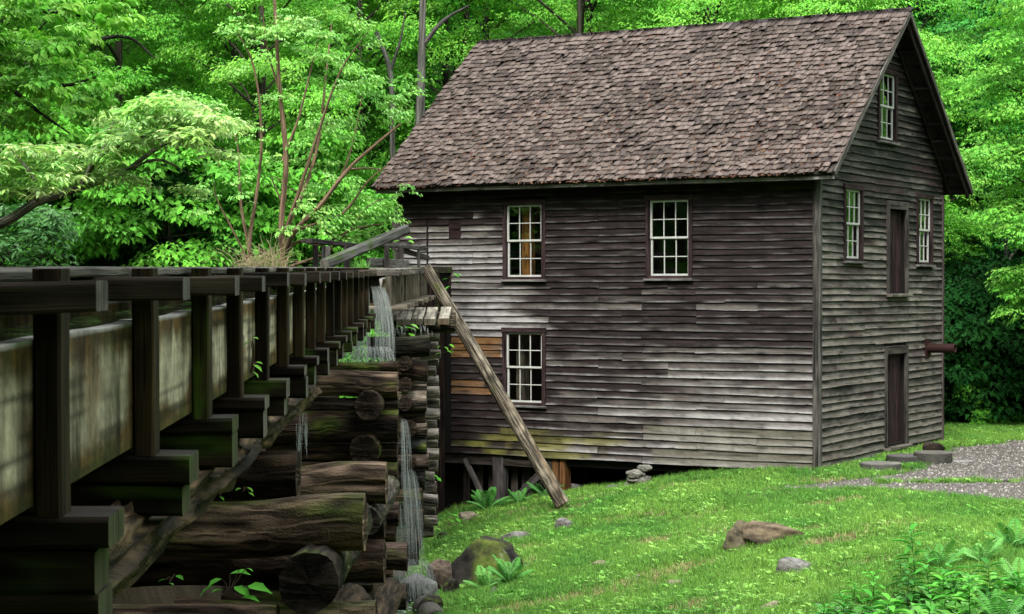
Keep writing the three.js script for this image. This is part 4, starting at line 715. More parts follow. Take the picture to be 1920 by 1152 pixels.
// ---------------------------------------------------------------- leaves
function leafInto(b, base, dir, normal, len, wid, col, fold = 0.25, droop = 0.2, broad = false) {   // a leaf folded along its midrib
  const side = V(0, 0, 0).crossVectors(dir, normal).normalize(), nn = V(0, 0, 0).crossVectors(side, dir).normalize(), P = (f, s, h) => { const p = base.clone().addScaledVector(dir, f * len).addScaledVector(side, s * wid).addScaledVector(nn, h * wid - droop * f * f * len * 0.6); return [p.x, p.y, p.z]; };
  const c2 = mul3(col, 0.86), a = b.v(P(0, 0, 0), [0, 0], col), t = b.v(P(1, 0, -0.1), [1, 0], col);
  if (!broad) { const l = b.v(P(0.42, 0.5, fold), [0, 1], col), r = b.v(P(0.42, -0.5, fold), [0, 1], c2); b.tri(a, l, t); b.tri(a, t, r); }
  else {
    const m = b.v(P(0.5, 0, 0), [0.5, 0], col), l1 = b.v(P(0.28, 0.42, fold), [0, 1], col), l2 = b.v(P(0.62, 0.45, fold), [0, 1], col), r1 = b.v(P(0.28, -0.42, fold), [0, 1], c2), r2 = b.v(P(0.62, -0.45, fold), [0, 1], c2);
    b.tri(a, l1, m); b.tri(l1, l2, m); b.tri(l2, t, m); b.tri(a, m, r1); b.tri(r1, m, r2); b.tri(r2, m, t);
  }
}
function sprayGeo(seed, { leaves = 16, rad = 0.36, len = 0.11, wid = 0.055, flat = 0.25, broad = false, hang = 0.2 } = {}) {   // a leafy twig end, about level
  const R = rng(seed), b = new MB();
  for (let k = 0; k < leaves; k++) {
    const a = (R() - 0.5) * 4.4, r = rad * (0.1 + 0.9 * Math.sqrt(R())), base = V(Math.cos(a) * r * 0.8, (R() - 0.5) * rad * flat - hang * r * r, Math.sin(a) * r * 0.8), out = a + (R() - 0.5) * 1.6;
    const dir = V(Math.cos(out), -0.15 - 0.5 * R() * hang * 2, Math.sin(out)).normalize(), n = V((R() - 0.5) * 0.9, 1, (R() - 0.5) * 0.9).normalize(), s = 0.65 + 0.6 * R();
    leafInto(b, base, dir, n, len * s, wid * s, mul3([1, 1, 1], 0.7 + 0.5 * R()), 0.2 + 0.2 * R(), 0.25, broad);
  }
  return b.build();
}
const SPRAY = [sprayGeo(1), sprayGeo(2, { leaves: 20, rad: 0.4, len: 0.1 }), sprayGeo(3, { leaves: 14, rad: 0.34, len: 0.14, wid: 0.075 }), sprayGeo(4, { leaves: 18, rad: 0.42, len: 0.09, wid: 0.036 })];
// crown: puffs of sprays; each puff = { c, r, flat, n, tint }
function crownMesh(puffs, geo, seed, center, mat = M.leaf, lean = 0.6) {
  const R = rng(seed), N = puffs.reduce((s, p) => s + p.n, 0), im = new THREE.InstancedMesh(geo, mat, N), m = new THREE.Matrix4(), q = new THREE.Quaternion(), q2 = new THREE.Quaternion(), up = V(0, 1, 0), col = new THREE.Color(); let i = 0;
  for (const p of puffs) for (let k = 0; k < p.n; k++) {
    const a = R() * 6.283, rr = Math.sqrt(R()), pos = V(p.c.x + Math.cos(a) * rr * p.r, 0, p.c.z + Math.sin(a) * rr * p.r); pos.y = p.c.y + p.r * p.flat * ((R() + R() - 1) * 0.8 + 0.5 - rr * rr * 0.9);
    const o = V(pos.x - center.x, 0, pos.z - center.z); if (o.lengthSq() > 0) o.normalize();
    const n = V(o.x * lean * R() + (R() - 0.5) * 0.6, 1, o.z * lean * R() + (R() - 0.5) * 0.6).normalize();
    q.setFromUnitVectors(up, n); q2.setFromAxisAngle(up, -Math.atan2(o.z, o.x) + (R() - 0.5) * 1.8); q.multiply(q2);
    const s = (p.s ?? 1) * (0.75 + 0.5 * R()); m.compose(pos, q, V(s, s, s)); im.setMatrixAt(i, m);
    const t = 0.75 + 0.5 * R(); col.setRGB(p.tint[0] * t * (0.85 + 0.3 * R()), p.tint[1] * t, p.tint[2] * t * (0.8 + 0.4 * R())); im.setColorAt(i++, col);
  }
  im.name = 'crown'; im.userData.kind = 'stuff'; im.castShadow = im.receiveShadow = true; return im;
}
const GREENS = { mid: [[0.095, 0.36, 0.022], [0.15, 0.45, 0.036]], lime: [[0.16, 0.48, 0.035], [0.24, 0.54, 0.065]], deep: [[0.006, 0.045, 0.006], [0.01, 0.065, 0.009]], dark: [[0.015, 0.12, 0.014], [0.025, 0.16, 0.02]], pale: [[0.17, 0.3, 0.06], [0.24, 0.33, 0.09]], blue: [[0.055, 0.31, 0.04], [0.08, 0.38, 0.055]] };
// a whole tree standing at the origin
function treeProto(seed, { h = 13, base = 2.5, R0 = 3, puffs = 38, n = 66, tones = GREENS.mid, spray = 0, trunk = 0.16, mat = M.leaf, bark = [0.075, 0.065, 0.052], flat = 0.38, mix = 0.15 }) {
  const R = rng(seed), g = new THREE.Group(), list = [], limbs = [], top = V((R() - 0.5) * 0.8, h, (R() - 0.5) * 0.8), mid = V((R() - 0.5) * 0.5, h * 0.5, (R() - 0.5) * 0.5);
  limbs.push(branch([V(0, -0.6, 0), V(0.03, h * 0.2, 0.02), mid, top.clone().lerp(mid, 0.3), top], trunk, trunk * 0.15, { rad: 8, col: bark, seed }));
  for (let k = 0; k < puffs; k++) {
    const f = (k + R()) / puffs, y = base + (h - base) * f, prof = Math.sin(Math.PI * (0.18 + 0.8 * f)) ** 0.7, a = k * 2.4 + R(), r = R0 * prof * Math.sqrt(0.15 + 0.85 * R()), c = V(Math.cos(a) * r, y, Math.sin(a) * r), pr = (0.75 + 0.75 * R()) * (0.55 + 0.25 * R0 / 2);
    const t = R(); list.push({ c, r: pr, flat, n: Math.round(n * (0.6 + 0.6 * R()) * pr * pr), tint: mix3(tones[0], tones[1], t) });
    if (R() < 0.55) { const b0 = V(0, y * 0.85 - 0.4, 0).lerp(mid, 0.3); b0.y = Math.max(1, y - 0.5 - r * 0.45); limbs.push(branch([V(top.x * b0.y / h, b0.y, top.z * b0.y / h), c.clone().lerp(b0, 0.45).add(V(0, 0.12, 0)), c], trunk * 0.3, 0.012, { rad: 5, col: bark, seed: seed + k })); }
  }
  const t = part('trunk', mergeGeometries(limbs), M.trunk, g); t.name = 'trunk'; g.add(crownMesh(list, SPRAY[spray], seed + 99, V(0, h * 0.5, 0), mat));
  return g;
}
const KINDS = {
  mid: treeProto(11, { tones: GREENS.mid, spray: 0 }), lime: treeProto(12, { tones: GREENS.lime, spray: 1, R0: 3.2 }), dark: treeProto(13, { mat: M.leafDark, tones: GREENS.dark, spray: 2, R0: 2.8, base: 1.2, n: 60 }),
  tall: treeProto(14, { tones: [[0.13, 0.42, 0.03], [0.2, 0.5, 0.05]], spray: 3, h: 16, base: 4.5, R0: 3.4, puffs: 40 }), blue: treeProto(15, { tones: GREENS.blue, spray: 0, h: 12, R0: 3 }), bush: treeProto(16, { tones: GREENS.mid, spray: 2, h: 3.6, base: 0.4, R0: 1.9, puffs: 20, n: 60, trunk: 0.06 }),
  canopy: treeProto(18, { mat: M.leafDark, tones: GREENS.dark, spray: 2, h: 13, base: 7.5, R0: 4.4, puffs: 40, n: 70 }),
  shade: treeProto(17, { mat: M.leafDark, tones: GREENS.deep, spray: 2, h: 3.2, base: 0.3, R0: 2, puffs: 20, n: 60, trunk: 0.06 }),  // deep shadow of the thicket put into the leaf colour
};
function plant(kind, name, label, cat, group, x, z, s, turn) {
  const o = KINDS[kind].clone(); o.name = numbered(name); o.position.set(x, land(x, z) - 0.1, z); o.rotation.y = turn; o.scale.setScalar(s); scene.add(o); return tag(o, label, cat, group);
}
{
  const R = rng(2024), kinds = ['mid', 'lime', 'lime', 'tall', 'blue', 'lime', 'mid'];
  // the wooded slope behind: rows climbing away, described by where they show
  const rows = [[47.5, 3.1, 0.82], [52, 3.2, 0.9], [57, 3.5, 0.95], [63, 4.4, 1], [70, 5, 1.05], [78, 5.6, 1.1], [87, 6.4, 1.15]];
  rows.forEach(([Z, gap, s], r) => {
    const half = Z * 0.29 + 5;
    for (let x = -half; x < half; x += gap * (0.8 + 0.4 * R())) {
      const xx = x + (R() - 0.5), zz = Z + (R() - 0.5) * 3.4, px = 960 + (3600 * xx) / zz;
      if (r === 0 && px > 740 && px < 1740) continue;                 // hidden by the mill
      if (r < 2 && px > 1760) continue;                               // a clearing behind the gravel
      const k = kinds[(R() * 7) | 0], right = px > 1740;
      const rowWord = ['front row', 'second row', 'third row', 'fourth row', 'fifth row', 'sixth row', 'back row'][r], look = { mid: 'mid-green', lime: 'yellow-green', tall: 'tall fine-leaved', blue: 'cool green' }[k];
      const spots = [[-1e9, -40, 'beyond the left edge'], [-40, 110, 'behind the overhanging branches'], [110, 260, 'above the leafy limb at the left'], [260, 420, 'left of the bare-stemmed tree'], [420, 580, 'directly behind the bare-stemmed tree'], [580, 740, 'between the bare-stemmed tree and the mill'], [740, 900, 'over the low left end of the roof'], [900, 1100, 'over the left part of the ridge'], [1100, 1320, 'over the middle of the ridge'], [1320, 1540, 'over the right part of the ridge'], [1540, 1740, 'over the gable peak'], [1740, 1850, 'just right of the gable'], [1850, 1930, 'behind the bright maple'], [1930, 1e9, 'beyond the right edge']], spot = spots.find((q) => px < q[1]);
      const where = [`${look} tree ${rowWord}, ${spot[2]}`, `${look} trees ${spot[2]}, ${rowWord}`];
      plant(k, 'leafy_tree', where[0], 'tree', where[1], xx, -zz, s * (0.85 + 0.35 * R()), R() * 6.28);
    }
  });
  for (let x = -15; x < 0; x += 1.5) { const z = 43.5 + R() * 3.5, px = 960 + (3600 * x) / z; if (px < 735) plant(R() < 0.6 ? 'bush' : 'shade', 'understory_shrub', `low green shrub under the trees behind the flume, ${px < 110 ? 'at the left edge' : px < 260 ? 'near the short grey trunk' : px < 420 ? 'left of the bare stems' : px < 560 ? 'behind the dry stalks' : 'between bare stems and mill'}`, 'shrub', 'undershrubs behind the flume', x + R() - 0.5, -z, 0.8 + 0.5 * R(), R() * 6); }
  // thicket right of the mill, its shadow put into the leaf colour
  for (let k = 0; k < 9; k++) plant('shade', 'thicket_shrub', 'evergreen shrub with shadow painted into its leaves, in the thicket right of the mill', 'shrub', 'thicket shrubs right of the mill', 10.2 + k * 0.62 + R() * 0.4, -(50.2 + R() * 2.2 + (k % 3) * 1.4), 0.9 + 0.45 * R(), R() * 6);
  for (let k = 0; k < 9; k++) plant('shade', 'thicket_shrub', 'evergreen shrub with shadow painted into its leaves, in the thicket right of the mill', 'shrub', 'thicket shrubs right of the mill', 11.2 + k * 0.6 + R() * 0.3, -(48.6 + R() * 1.2), 0.95 + 0.35 * R(), R() * 6);
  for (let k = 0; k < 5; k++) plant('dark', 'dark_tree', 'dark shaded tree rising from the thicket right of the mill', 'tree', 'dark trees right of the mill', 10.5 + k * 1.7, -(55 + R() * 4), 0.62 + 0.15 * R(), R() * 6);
  for (const [x, z, s] of [[-5.6, -9, 1], [-8.2, -10, 0.95], [-5, -4, 1], [-2.5, 2.5, 1], [2, 3.5, 1], [-3.4, -7, 0.95], [4.5, 1, 1]])
    plant('canopy', 'glade_tree', 'high-crowned tree shading the flume from above the view', 'tree', 'shade trees above the view', x, z, s, R() * 6.28);
  // trees beside and behind the viewpoint, which close the glade and shade the flume
  for (const [x, z, s, k] of [[-13.5, -18, 1, 'tall'], [-14.5, -26, 1, 'mid'], [-13.5, -35, 0.95, 'lime'], [-16, -12, 1.1, 'tall'], [-18, -24, 1.1, 'mid'], [-19, -38, 1.1, 'mid'], [-6, 6, 1, 'tall'], [0, 9, 1.1, 'mid'], [6, 7, 1, 'tall'], [-3, 14, 1.2, 'mid'], [12, 4, 1.1, 'mid'], [14, -6, 1, 'mid'], [17, -16, 1.1, 'tall'], [19, -27, 1.1, 'mid'], [22, -38, 1.1, 'lime'], [21, -48, 1.1, 'mid'], [-5.5, -1, 0.75, 'mid'], [-22, -16, 1.1, 'mid'], [-24, -28, 1.1, 'tall'], [-24, -40, 1.1, 'mid'], [-15, -30, 0.9, 'dark'], [-15.5, -21, 0.9, 'dark'], [-14, -16, 0.85, 'dark'], [-17, -32, 0.95, 'dark'], [-27, -22, 1.2, 'mid'], [-27, -34, 1.2, 'mid'], [26, -20, 1.2, 'mid'], [27, -33, 1.2, 'mid']])
    plant(k, 'glade_tree', 'leafy tree at the edge of the glade, outside the view', 'tree', 'trees round the glade outside the view', x, z, s, R() * 6.28);
  plant('bush', 'rhododendron', 'rounded evergreen bush catching light before the dark thicket right of the mill', 'shrub', null, at(1850, 800, 47.6).x, -47.6, 0.42, 1.3);
  plant('bush', 'rhododendron', 'smaller low bush at the gravel edge below the rounded evergreen bush', 'shrub', null, at(1838, 800, 47).x, -47, 0.2, 2.1);
}
// ---------------------------------------------------------------- trees one can tell apart
function pxCrown(blobs, geo, seed, tones, mat = M.leaf, lean = 0.4) {  // blobs: [px, py, rx px, Z, flat, count, scale]
  const R = rng(seed), c = V(0, 0, 0), list = blobs.map(([x, y, r, Z, flat, n, s]) => { const p = at(x, y, Z); c.addScaledVector(p, 1 / blobs.length); return { c: p, r: (r / F) * Z, flat, n, s, tint: mix3(tones[0], tones[1], R()) }; });
  return { list, center: c };
}
function ownTree(name, label, basePos, limbs, blobs, geo, seed, tones, bark, lean) {
  const t = thing(name, label, 'tree', basePos), gs = limbs.map(([pts, r0, r1], k) => branch(pts.map(([x, y, Z]) => at(x, y, Z).sub(basePos)), r0, r1, { rad: 7, col: bark, seed: seed + k, vary: 0.9 }));
  part('trunk', mergeGeometries(gs), M.trunk, t);
  const { list, center } = pxCrown(blobs, geo, seed, tones); list.forEach((p) => p.c.sub(basePos)); center.sub(basePos);
  const cr = crownMesh(list, geo, seed + 5, center, M.leaf, lean ?? 0.4); t.add(cr); return t;
}
const bigLeaf = sprayGeo(21, { leaves: 9, rad: 0.2, len: 0.125, wid: 0.062, broad: true, hang: 0.5 }), midLeaf = sprayGeo(22, { leaves: 9, rad: 0.2, len: 0.1, wid: 0.05, broad: true, hang: 0.4 }), narrow = sprayGeo(23, { leaves: 9, rad: 0.22, len: 0.15, wid: 0.045, broad: true, hang: 0.2 });
// many-stemmed young tree with reddish bark in front of the wood
{
  const Z = 36.2, L = (pts, r0, r1, dz = 0) => [pts.map(([x, y], k) => [x, y, Z + dz * k]), r0 * 0.78, r1 * 0.78], limbs = [
    L([[532, 505], [530, 462], [527, 420], [536, 300], [524, 170], [516, 30], [512, -40]], 0.1, 0.03), L([[530, 478], [548, 440], [600, 385], [655, 315], [715, 262], [752, 232]], 0.085, 0.02, -0.2), L([[531, 440], [572, 350], [596, 270], [610, 150], [622, 40]], 0.065, 0.012, 0.3),
    L([[469, 520], [468, 450], [484, 340], [490, 250], [474, 120], [446, 62]], 0.058, 0.015, -0.1), L([[536, 430], [560, 360], [596, 250], [640, 130], [690, 60]], 0.06, 0.01, -0.3), L([[470, 480], [452, 390], [440, 250], [404, 200]], 0.045, 0.01, 0.2), L([[600, 385], [640, 330], [668, 240], [680, 170]], 0.04, 0.01, 0.2), L([[560, 430], [640, 402], [690, 340], [738, 300]], 0.045, 0.01, -0.3),
    L([[530, 300], [560, 220], [585, 120], [600, 60]], 0.04, 0.008), L([[524, 170], [500, 90], [492, 10]], 0.03, 0.008), L([[650, 318], [700, 316], [748, 330]], 0.03, 0.008), L([[505, 512], [560, 452], [600, 460], [660, 430], [720, 420]], 0.05, 0.01, -0.1), L([[545, 500], [620, 468], [690, 388], [720, 372]], 0.04, 0.008, -0.15), L([[470, 500], [430, 420], [405, 370], [400, 340]], 0.03, 0.008, -0.1), L([[528, 380], [510, 330], [560, 360], [585, 330]], 0.022, 0.006),
  ], R = rng(40), blobs = [];
  const keep = (x, y) => x < 815 - (y - 170) * 0.74 - 22;
  for (const [pts] of limbs) pts.slice(2).forEach(([x, y, z], k) => { if (y > 430) return; const m = 2; for (let j = 0; j < m; j++) blobs.push([x + (R() - 0.5) * 70, y + (R() - 0.5) * 60, 14 + 12 * R(), z + (R() - 0.5) * 0.6, 0.6, 5 + ((R() * 5) | 0), 0.85]); });
  for (const [x, y] of [[735, 190], [765, 175], [775, 200], [745, 215], [762, 240], [720, 255], [775, 150], [700, 150], [690, 165], [650, 125], [610, 100], [640, 230], [725, 285], [745, 320], [720, 390], [690, 400], [655, 390], [715, 440], [690, 435], [640, 420], [670, 370], [730, 330], [590, 60], [630, 70], [570, 40], [520, 60], [450, 50], [605, 395], [740, 280], [560, 270], [600, 230], [620, 410], [655, 415], [705, 415], [590, 420], [640, 445]]) blobs.push([x, y, 18 + 14 * R(), Z + (R() - 0.5), 0.6, 9 + ((R() * 8) | 0), 1.0]);
  for (let k = blobs.length - 1; k >= 0; k--) if (!keep(blobs[k][0] + blobs[k][2] * 0.6, blobs[k][1]) && blobs[k][1] < 345) blobs.splice(k, 1);
  ownTree('many_stemmed_tree', 'young tree with many reddish bare stems and thin light leaves left of the mill', at(531, 506, Z), limbs, blobs, midLeaf, 41, [[0.18, 0.48, 0.07], [0.3, 0.56, 0.14]], [0.25, 0.165, 0.11]);
}
// pale blossoming-leaved limb reaching in from the left
{
  const Z = 25, limbs = [[[[-170, 560, Z], [-90, 440, Z], [5, 418, Z], [70, 378, Z], [150, 352, Z], [230, 322, Z + 0.2], [330, 262, Z + 0.3], [430, 285, Z + 0.4]], 0.095, 0.012], [[[150, 352, Z], [190, 290, Z - 0.3], [290, 250, Z - 0.3], [400, 225, Z - 0.2]], 0.045, 0.008], [[[70, 378, Z], [60, 330, Z - 0.4], [20, 280, Z - 0.4]], 0.04, 0.008], [[[230, 322, Z], [300, 300, Z - 0.4], [360, 330, Z - 0.4]], 0.03, 0.006], [[[190, 290, Z], [220, 220, Z + 0.4], [290, 190, Z + 0.5]], 0.03, 0.006]], R = rng(50), blobs = [];
  for (let k = 0; k < 62; k++) { const f = R(), x = 185 + 245 * f, y = 235 - 55 * Math.sin(f * 2.6) + 30 + (R() - 0.5) * 90 + 30 * f; blobs.push([x, y, 26 + 14 * R(), Z + (R() - 0.5) * 1.6, 0.22, 11, 0.8]); }
  for (let k = 0; k < 40; k++) blobs.push([-20 + 200 * R(), 285 + 85 * R() - 10, 28 + 14 * R(), Z + (R() - 0.5) * 1.2, 0.3, 10, 0.85]);
  for (let k = 0; k < 10; k++) blobs.push([190 + 190 * R(), 330 + 30 * R(), 20, Z, 0.3, 6, 0.8]);
  ownTree('pale_limbed_tree', 'grey limb with pale yellow-green leaves reaching in low from the left edge', V(at(-200, 520, Z).x, land(at(-200, 520, Z).x, -Z), -Z), [...limbs, [[[-190, 640, Z], [-180, 600, Z], [-170, 560, Z]], 0.17, 0.13]], blobs, narrow, 51, [[0.27, 0.55, 0.1], [0.46, 0.62, 0.24]], [0.2, 0.185, 0.155]);
}
// tall leafy branches at the upper left corner
{
  const Z = 21, R = rng(60), blobs = [], limbs = [[[[-230, 420, Z], [-150, 200, Z], [-40, 70, Z], [60, 22, Z], [150, 30, Z - 0.3]], 0.1, 0.012], [[[-100, 130, Z], [20, 110, Z], [110, 160, Z], [180, 145, Z]], 0.05, 0.01], [[[-60, 90, Z], [60, 200, Z], [130, 250, Z]], 0.04, 0.008], [[[60, 110, Z + 1], [160, 80, Z + 1], [240, 70, Z + 1], [290, 110, Z + 1]], 0.04, 0.008]];
  for (let k = 0; k < 70; k++) { const x = -40 + 270 * R() ** 1.3, y = -20 + 250 * R(); if (x * 0.9 + y * 0.5 > 260) continue; blobs.push([x, y, 26 + 18 * R(), Z + (R() - 0.5) * 1.8, 0.4, 10, 0.82]); }
  ownTree('overhanging_tree', 'leafy bright green branches hanging in at the upper left corner', V(at(-260, 500, Z).x, land(at(-260, 500, Z).x, -Z), -Z), [...limbs, [[[-260, 700, Z], [-245, 560, Z], [-230, 420, Z]], 0.14, 0.1]], blobs, bigLeaf, 61, [[0.14, 0.44, 0.03], [0.25, 0.54, 0.07]], [0.05, 0.045, 0.04]);
}
// evergreen shrub with long glossy leaves low at the left edge
{
  const Z = 27, R = rng(70), blobs = [], limbs = [[[[-20, 530, Z], [20, 470, Z], [70, 440, Z]], 0.03, 0.008], [[[-20, 530, Z], [-10, 450, Z], [10, 400, Z]], 0.03, 0.008], [[[-10, 530, Z], [60, 490, Z], [110, 470, Z]], 0.025, 0.006]];
  for (let k = 0; k < 42; k++) blobs.push([-30 + 150 * R(), 395 + 105 * R(), 22 + 10 * R(), Z + (R() - 0.5), 0.6, 7, 0.9]);
  const tr = ownTree('evergreen_shrub', 'evergreen shrub with long glossy leaves at the left edge above the flume', at(-20, 535, Z), limbs, blobs, narrow, 71, [[0.04, 0.17, 0.025], [0.13, 0.3, 0.09]], [0.07, 0.06, 0.045]); tr.userData.category = 'shrub';
}
// bright maple at the right edge
{
  const Z = 44, R = rng(80), blobs = [], limbs = [[[[2080, 850, Z], [2070, 600, Z], [2040, 330, Z], [2000, 100, Z], [1990, -60, Z]], 0.2, 0.06], [[[2060, 500, Z], [1980, 380, Z], [1900, 330, Z]], 0.06, 0.012], [[[2040, 330, Z], [1950, 200, Z], [1870, 150, Z]], 0.06, 0.012], [[[2065, 640, Z], [1990, 560, Z], [1910, 545, Z]], 0.05, 0.01]];
  for (let k = 0; k < 130; k++) { const y = -40 + 500 * R(), edge = 1850 + 25 * Math.sin(y * 0.021) + 40 * ss(330, 470, y), x = edge + 230 * R() ** 1.2; blobs.push([x, y, 36 + 22 * R(), Z + (R() - 0.3) * 3, 0.4, 17, 1]); }
  for (let k = 0; k < 16; k++) blobs.push([1890 + 110 * R(), 500 + 100 * R(), 30, Z + R(), 0.4, 13, 1]);
  ownTree('bright_maple', 'bright yellow-green leafy tree at the right edge beyond the gravel', V(at(2080, 850, Z).x, land(at(2080, 850, Z).x, -Z), -Z), limbs, blobs, SPRAY[0], 81, [[0.13, 0.42, 0.035], [0.2, 0.48, 0.06]], [0.06, 0.055, 0.045]);
}
// bare-ish grey trunks that show between the leaves
[['tall grey tree trunk with a forked top behind the left end of the mill roof', [[786, 420], [787, 250], [790, 130], [793, -30]], [[790, 90], [830, 40], [880, 10]], 47, 0.15],
 ['short grey trunk standing behind the flume at the left', [[200, 540], [203, 480], [206, 420], [204, 330]], [[206, 420], [240, 350], [250, 310]], 45, 0.16],
 ['slim leaning grey trunk in the wood behind the flume, left of the bare stems', [[330, 540], [345, 480], [362, 420], [385, 330]], [[362, 420], [352, 370], [350, 330]], 47, 0.07],
 ['dark forked trunk in the wood left of the mill roof', [[742, 480], [736, 300], [730, 130], [705, 60]], [[730, 140], [752, 70], [760, 20]], 49, 0.1],
 ['dark bare trunk in the shade right of the mill', [[1880, 720], [1884, 560], [1888, 440], [1884, 330]], [[1886, 500], [1905, 470], [1925, 462]], 53, 0.12],
 ['second dark bare trunk, leaning, in the shade right of the mill', [[1850, 700], [1862, 540], [1876, 430], [1880, 360]], [[1866, 520], [1850, 440], [1846, 400]], 54, 0.08]].forEach(([label, pts, fork, Z, r], k) => {
  const b = at(pts[0][0], pts[0][1], Z), y0 = land(b.x, b.z), root = V(b.x, Math.min(y0, b.y), b.z), t = thing('bare_trunk', label, 'tree', root), P = pts.map(([x, y]) => at(x, y, Z).sub(root)); if (y0 < b.y) P.unshift(V(0, 0, 0));
  part('trunk', branch(P, r, r * 0.55, { rad: 8, col: k > 3 ? [0.03, 0.028, 0.028] : [0.13, 0.125, 0.11], seed: 200 + k, vary: 1 }), M.trunk, t); part('limb', branch(fork.map(([x, y]) => at(x, y, Z).sub(root)), r * 0.45, r * 0.15, { rad: 6, col: [0.09, 0.085, 0.075], seed: 220 + k }), M.trunk, t);
});
// ---------------------------------------------------------------- rocks
function rock(label, px, py, w, h, o = {}) {                          // px, py: the foot of the rock where it meets the ground; w, h in image pixels
  const p = o.Z ? at(px, py, o.Z) : onLand(px, py), k = -p.z / F, W = w * k, H = h * k * 1.5, D = (o.d ?? 0.75) * W, m = seat('rock', label, 'rock', stoneGeo(W * 1.15, H * 2, D, { seed: px, ...o }), M.stone, V(p.x, p.y - H * 0.08, p.z - D * 0.3)); m.rotation.y = o.turn ?? 0; if (o.roll) m.rotation.z = o.roll; return m;
}
const tan = { base: [0.26, 0.22, 0.16], dark: [0.09, 0.07, 0.045] }, gry = { base: [0.2, 0.19, 0.18], dark: [0.03, 0.027, 0.024] }, blk = { base: [0.032, 0.028, 0.024], dark: [0.005, 0.005, 0.004] };
rock('big dark mossy boulder above the foot of the falls', 902, 1092, 165, 84, { ...blk, moss: 0.42, d: 0.7, cuts: 9 });
rock('flat grey slab just uphill of the dark boulder', 972, 1014, 66, 17, { ...gry, roll: -0.12 });
rock('wedge-shaped grey rock below the leaning pole', 1064, 994, 42, 24, { ...gry, roll: 0.25, cuts: 10 });
rock('rounded grey rock with a dark underside in the lawn', 1496, 1080, 92, 33, { ...gry, moss: 0.1 });
rock('sharp mossy ledge end poking out of the lawn', 1398, 1030, 74, 46, { base: [0.13, 0.11, 0.07], dark: [0.02, 0.017, 0.012], moss: 0.4, cuts: 14, roll: 0.55, d: 0.9 });
rock('long low tan ledge running right from the mossy ledge end', 1470, 1016, 150, 30, { base: [0.17, 0.13, 0.085], dark: [0.015, 0.012, 0.009], roll: -0.1, d: 0.55, cuts: 12, moss: 0.15 });
rock('thin flat grey stone beside the fern on the bank', 985, 1067, 60, 6, gry);
rock('small flat grey stone right of the thin flat stone', 1022, 1062, 26, 8, gry);
rock('low tan rock in a bare earth patch below the lawn middle', 1128, 1066, 62, 12, { ...tan, roll: 0.2 });
rock('small grey stone below the fern near the stream', 928, 1117, 30, 14, { ...gry, roll: 0.3 });
rock('small brown stone near the bottom edge', 1022, 1122, 26, 12, tan);
rock('low grey stone sunk in bare soil right of the tan rock', 1195, 1088, 30, 9, gry);
rock('sunken tan stone in the grass, furthest right of the lower lawn', 1268, 1102, 46, 11, tan);
rock('grey stone at the bottom edge of the lawn', 1165, 1148, 44, 10, gry);
rock('brown mossy stone by the bottom edge near the weeds', 1452, 1148, 58, 20, { ...tan, moss: 0.25 });
rock('small grey stone by the bottom edge left of the brown mossy stone', 1382, 1150, 52, 11, gry);
rock('flat brown rock at the edge of the pit below the penstock', 880, 978, 56, 18, { ...tan, moss: 0.15 });
rock('pale pointed rock under the mill beside the pole foot', 1082, 922, 50, 16, { ...gry, roll: -0.25 });
rock('low flat rock under the mill left of the stone pier', 1160, 918, 44, 7, gry);
rock('wet grey stone in the splash below the falls', 783, 1098, 62, 24, { ...gry, Z: 28.4, d: 0.8 });
rock('dark round stone in the stream at the bottom edge', 800, 1140, 58, 20, { ...blk, Z: 27, moss: 0.2 });
rock('wet brown rock beside the splash against the bank', 822, 1076, 44, 26, { base: [0.16, 0.12, 0.09], dark: [0.04, 0.03, 0.025], Z: 28.9 });
rock('dark mossy stone under the big boulder at the waterline', 842, 1112, 36, 26, { ...blk, Z: 28.4, moss: 0.5 });
rock('small dark stone on the bank above the boulder', 838, 1010, 34, 10, { ...blk, moss: 0.2 });
// hollow round end sunk in the grass by the stream
{
  const p = at(818, 1168, 26.6), r = (24 / F) * 26.6, g = new THREE.LatheGeometry([[r * 0.82, 0], [r, 0], [r * 1.02, 0.8], [r * 0.84, 0.8], [r * 0.82, 0]].map(([a, b]) => new THREE.Vector2(a, b)), 28).rotateX(-Math.PI / 2 + 0.1).rotateY(0.25);
  seat('hollow_pipe_end', 'hollow round pipe end with a pale rim sunk in the grass by the stream', 'pipe', g, S({ color: new THREE.Color(0.07, 0.064, 0.055), map: rep(speckTex, 2, 2) }), p);
}
// the dry stone pier under the mill
{
  const p = onLand(1200, 914), t = thing('stone_pier', 'short pier of stacked flat stones holding up the mill sill', 'stone pier', p); let y = -0.06; const q = mill.position.clone(), need = -0.02 - p.y;
  [[0.72, 0.15], [0.5, 0.12], [0.44, 0.12], [0.3, 0.08]].forEach(([w, h], k) => { const s = need / 0.41; part('stone', stoneGeo(w, h * s * 2.1, 0.4, { seed: 300 + k, base: [0.24, 0.235, 0.2], dark: [0.09, 0.085, 0.07], cuts: 9, rough: 0.3 }).translate(0.05 * (k - 1) * (k % 2 ? 1 : -1), y + (h * s) / 2, -0.1), M.stone, t); y += h * s; });
}
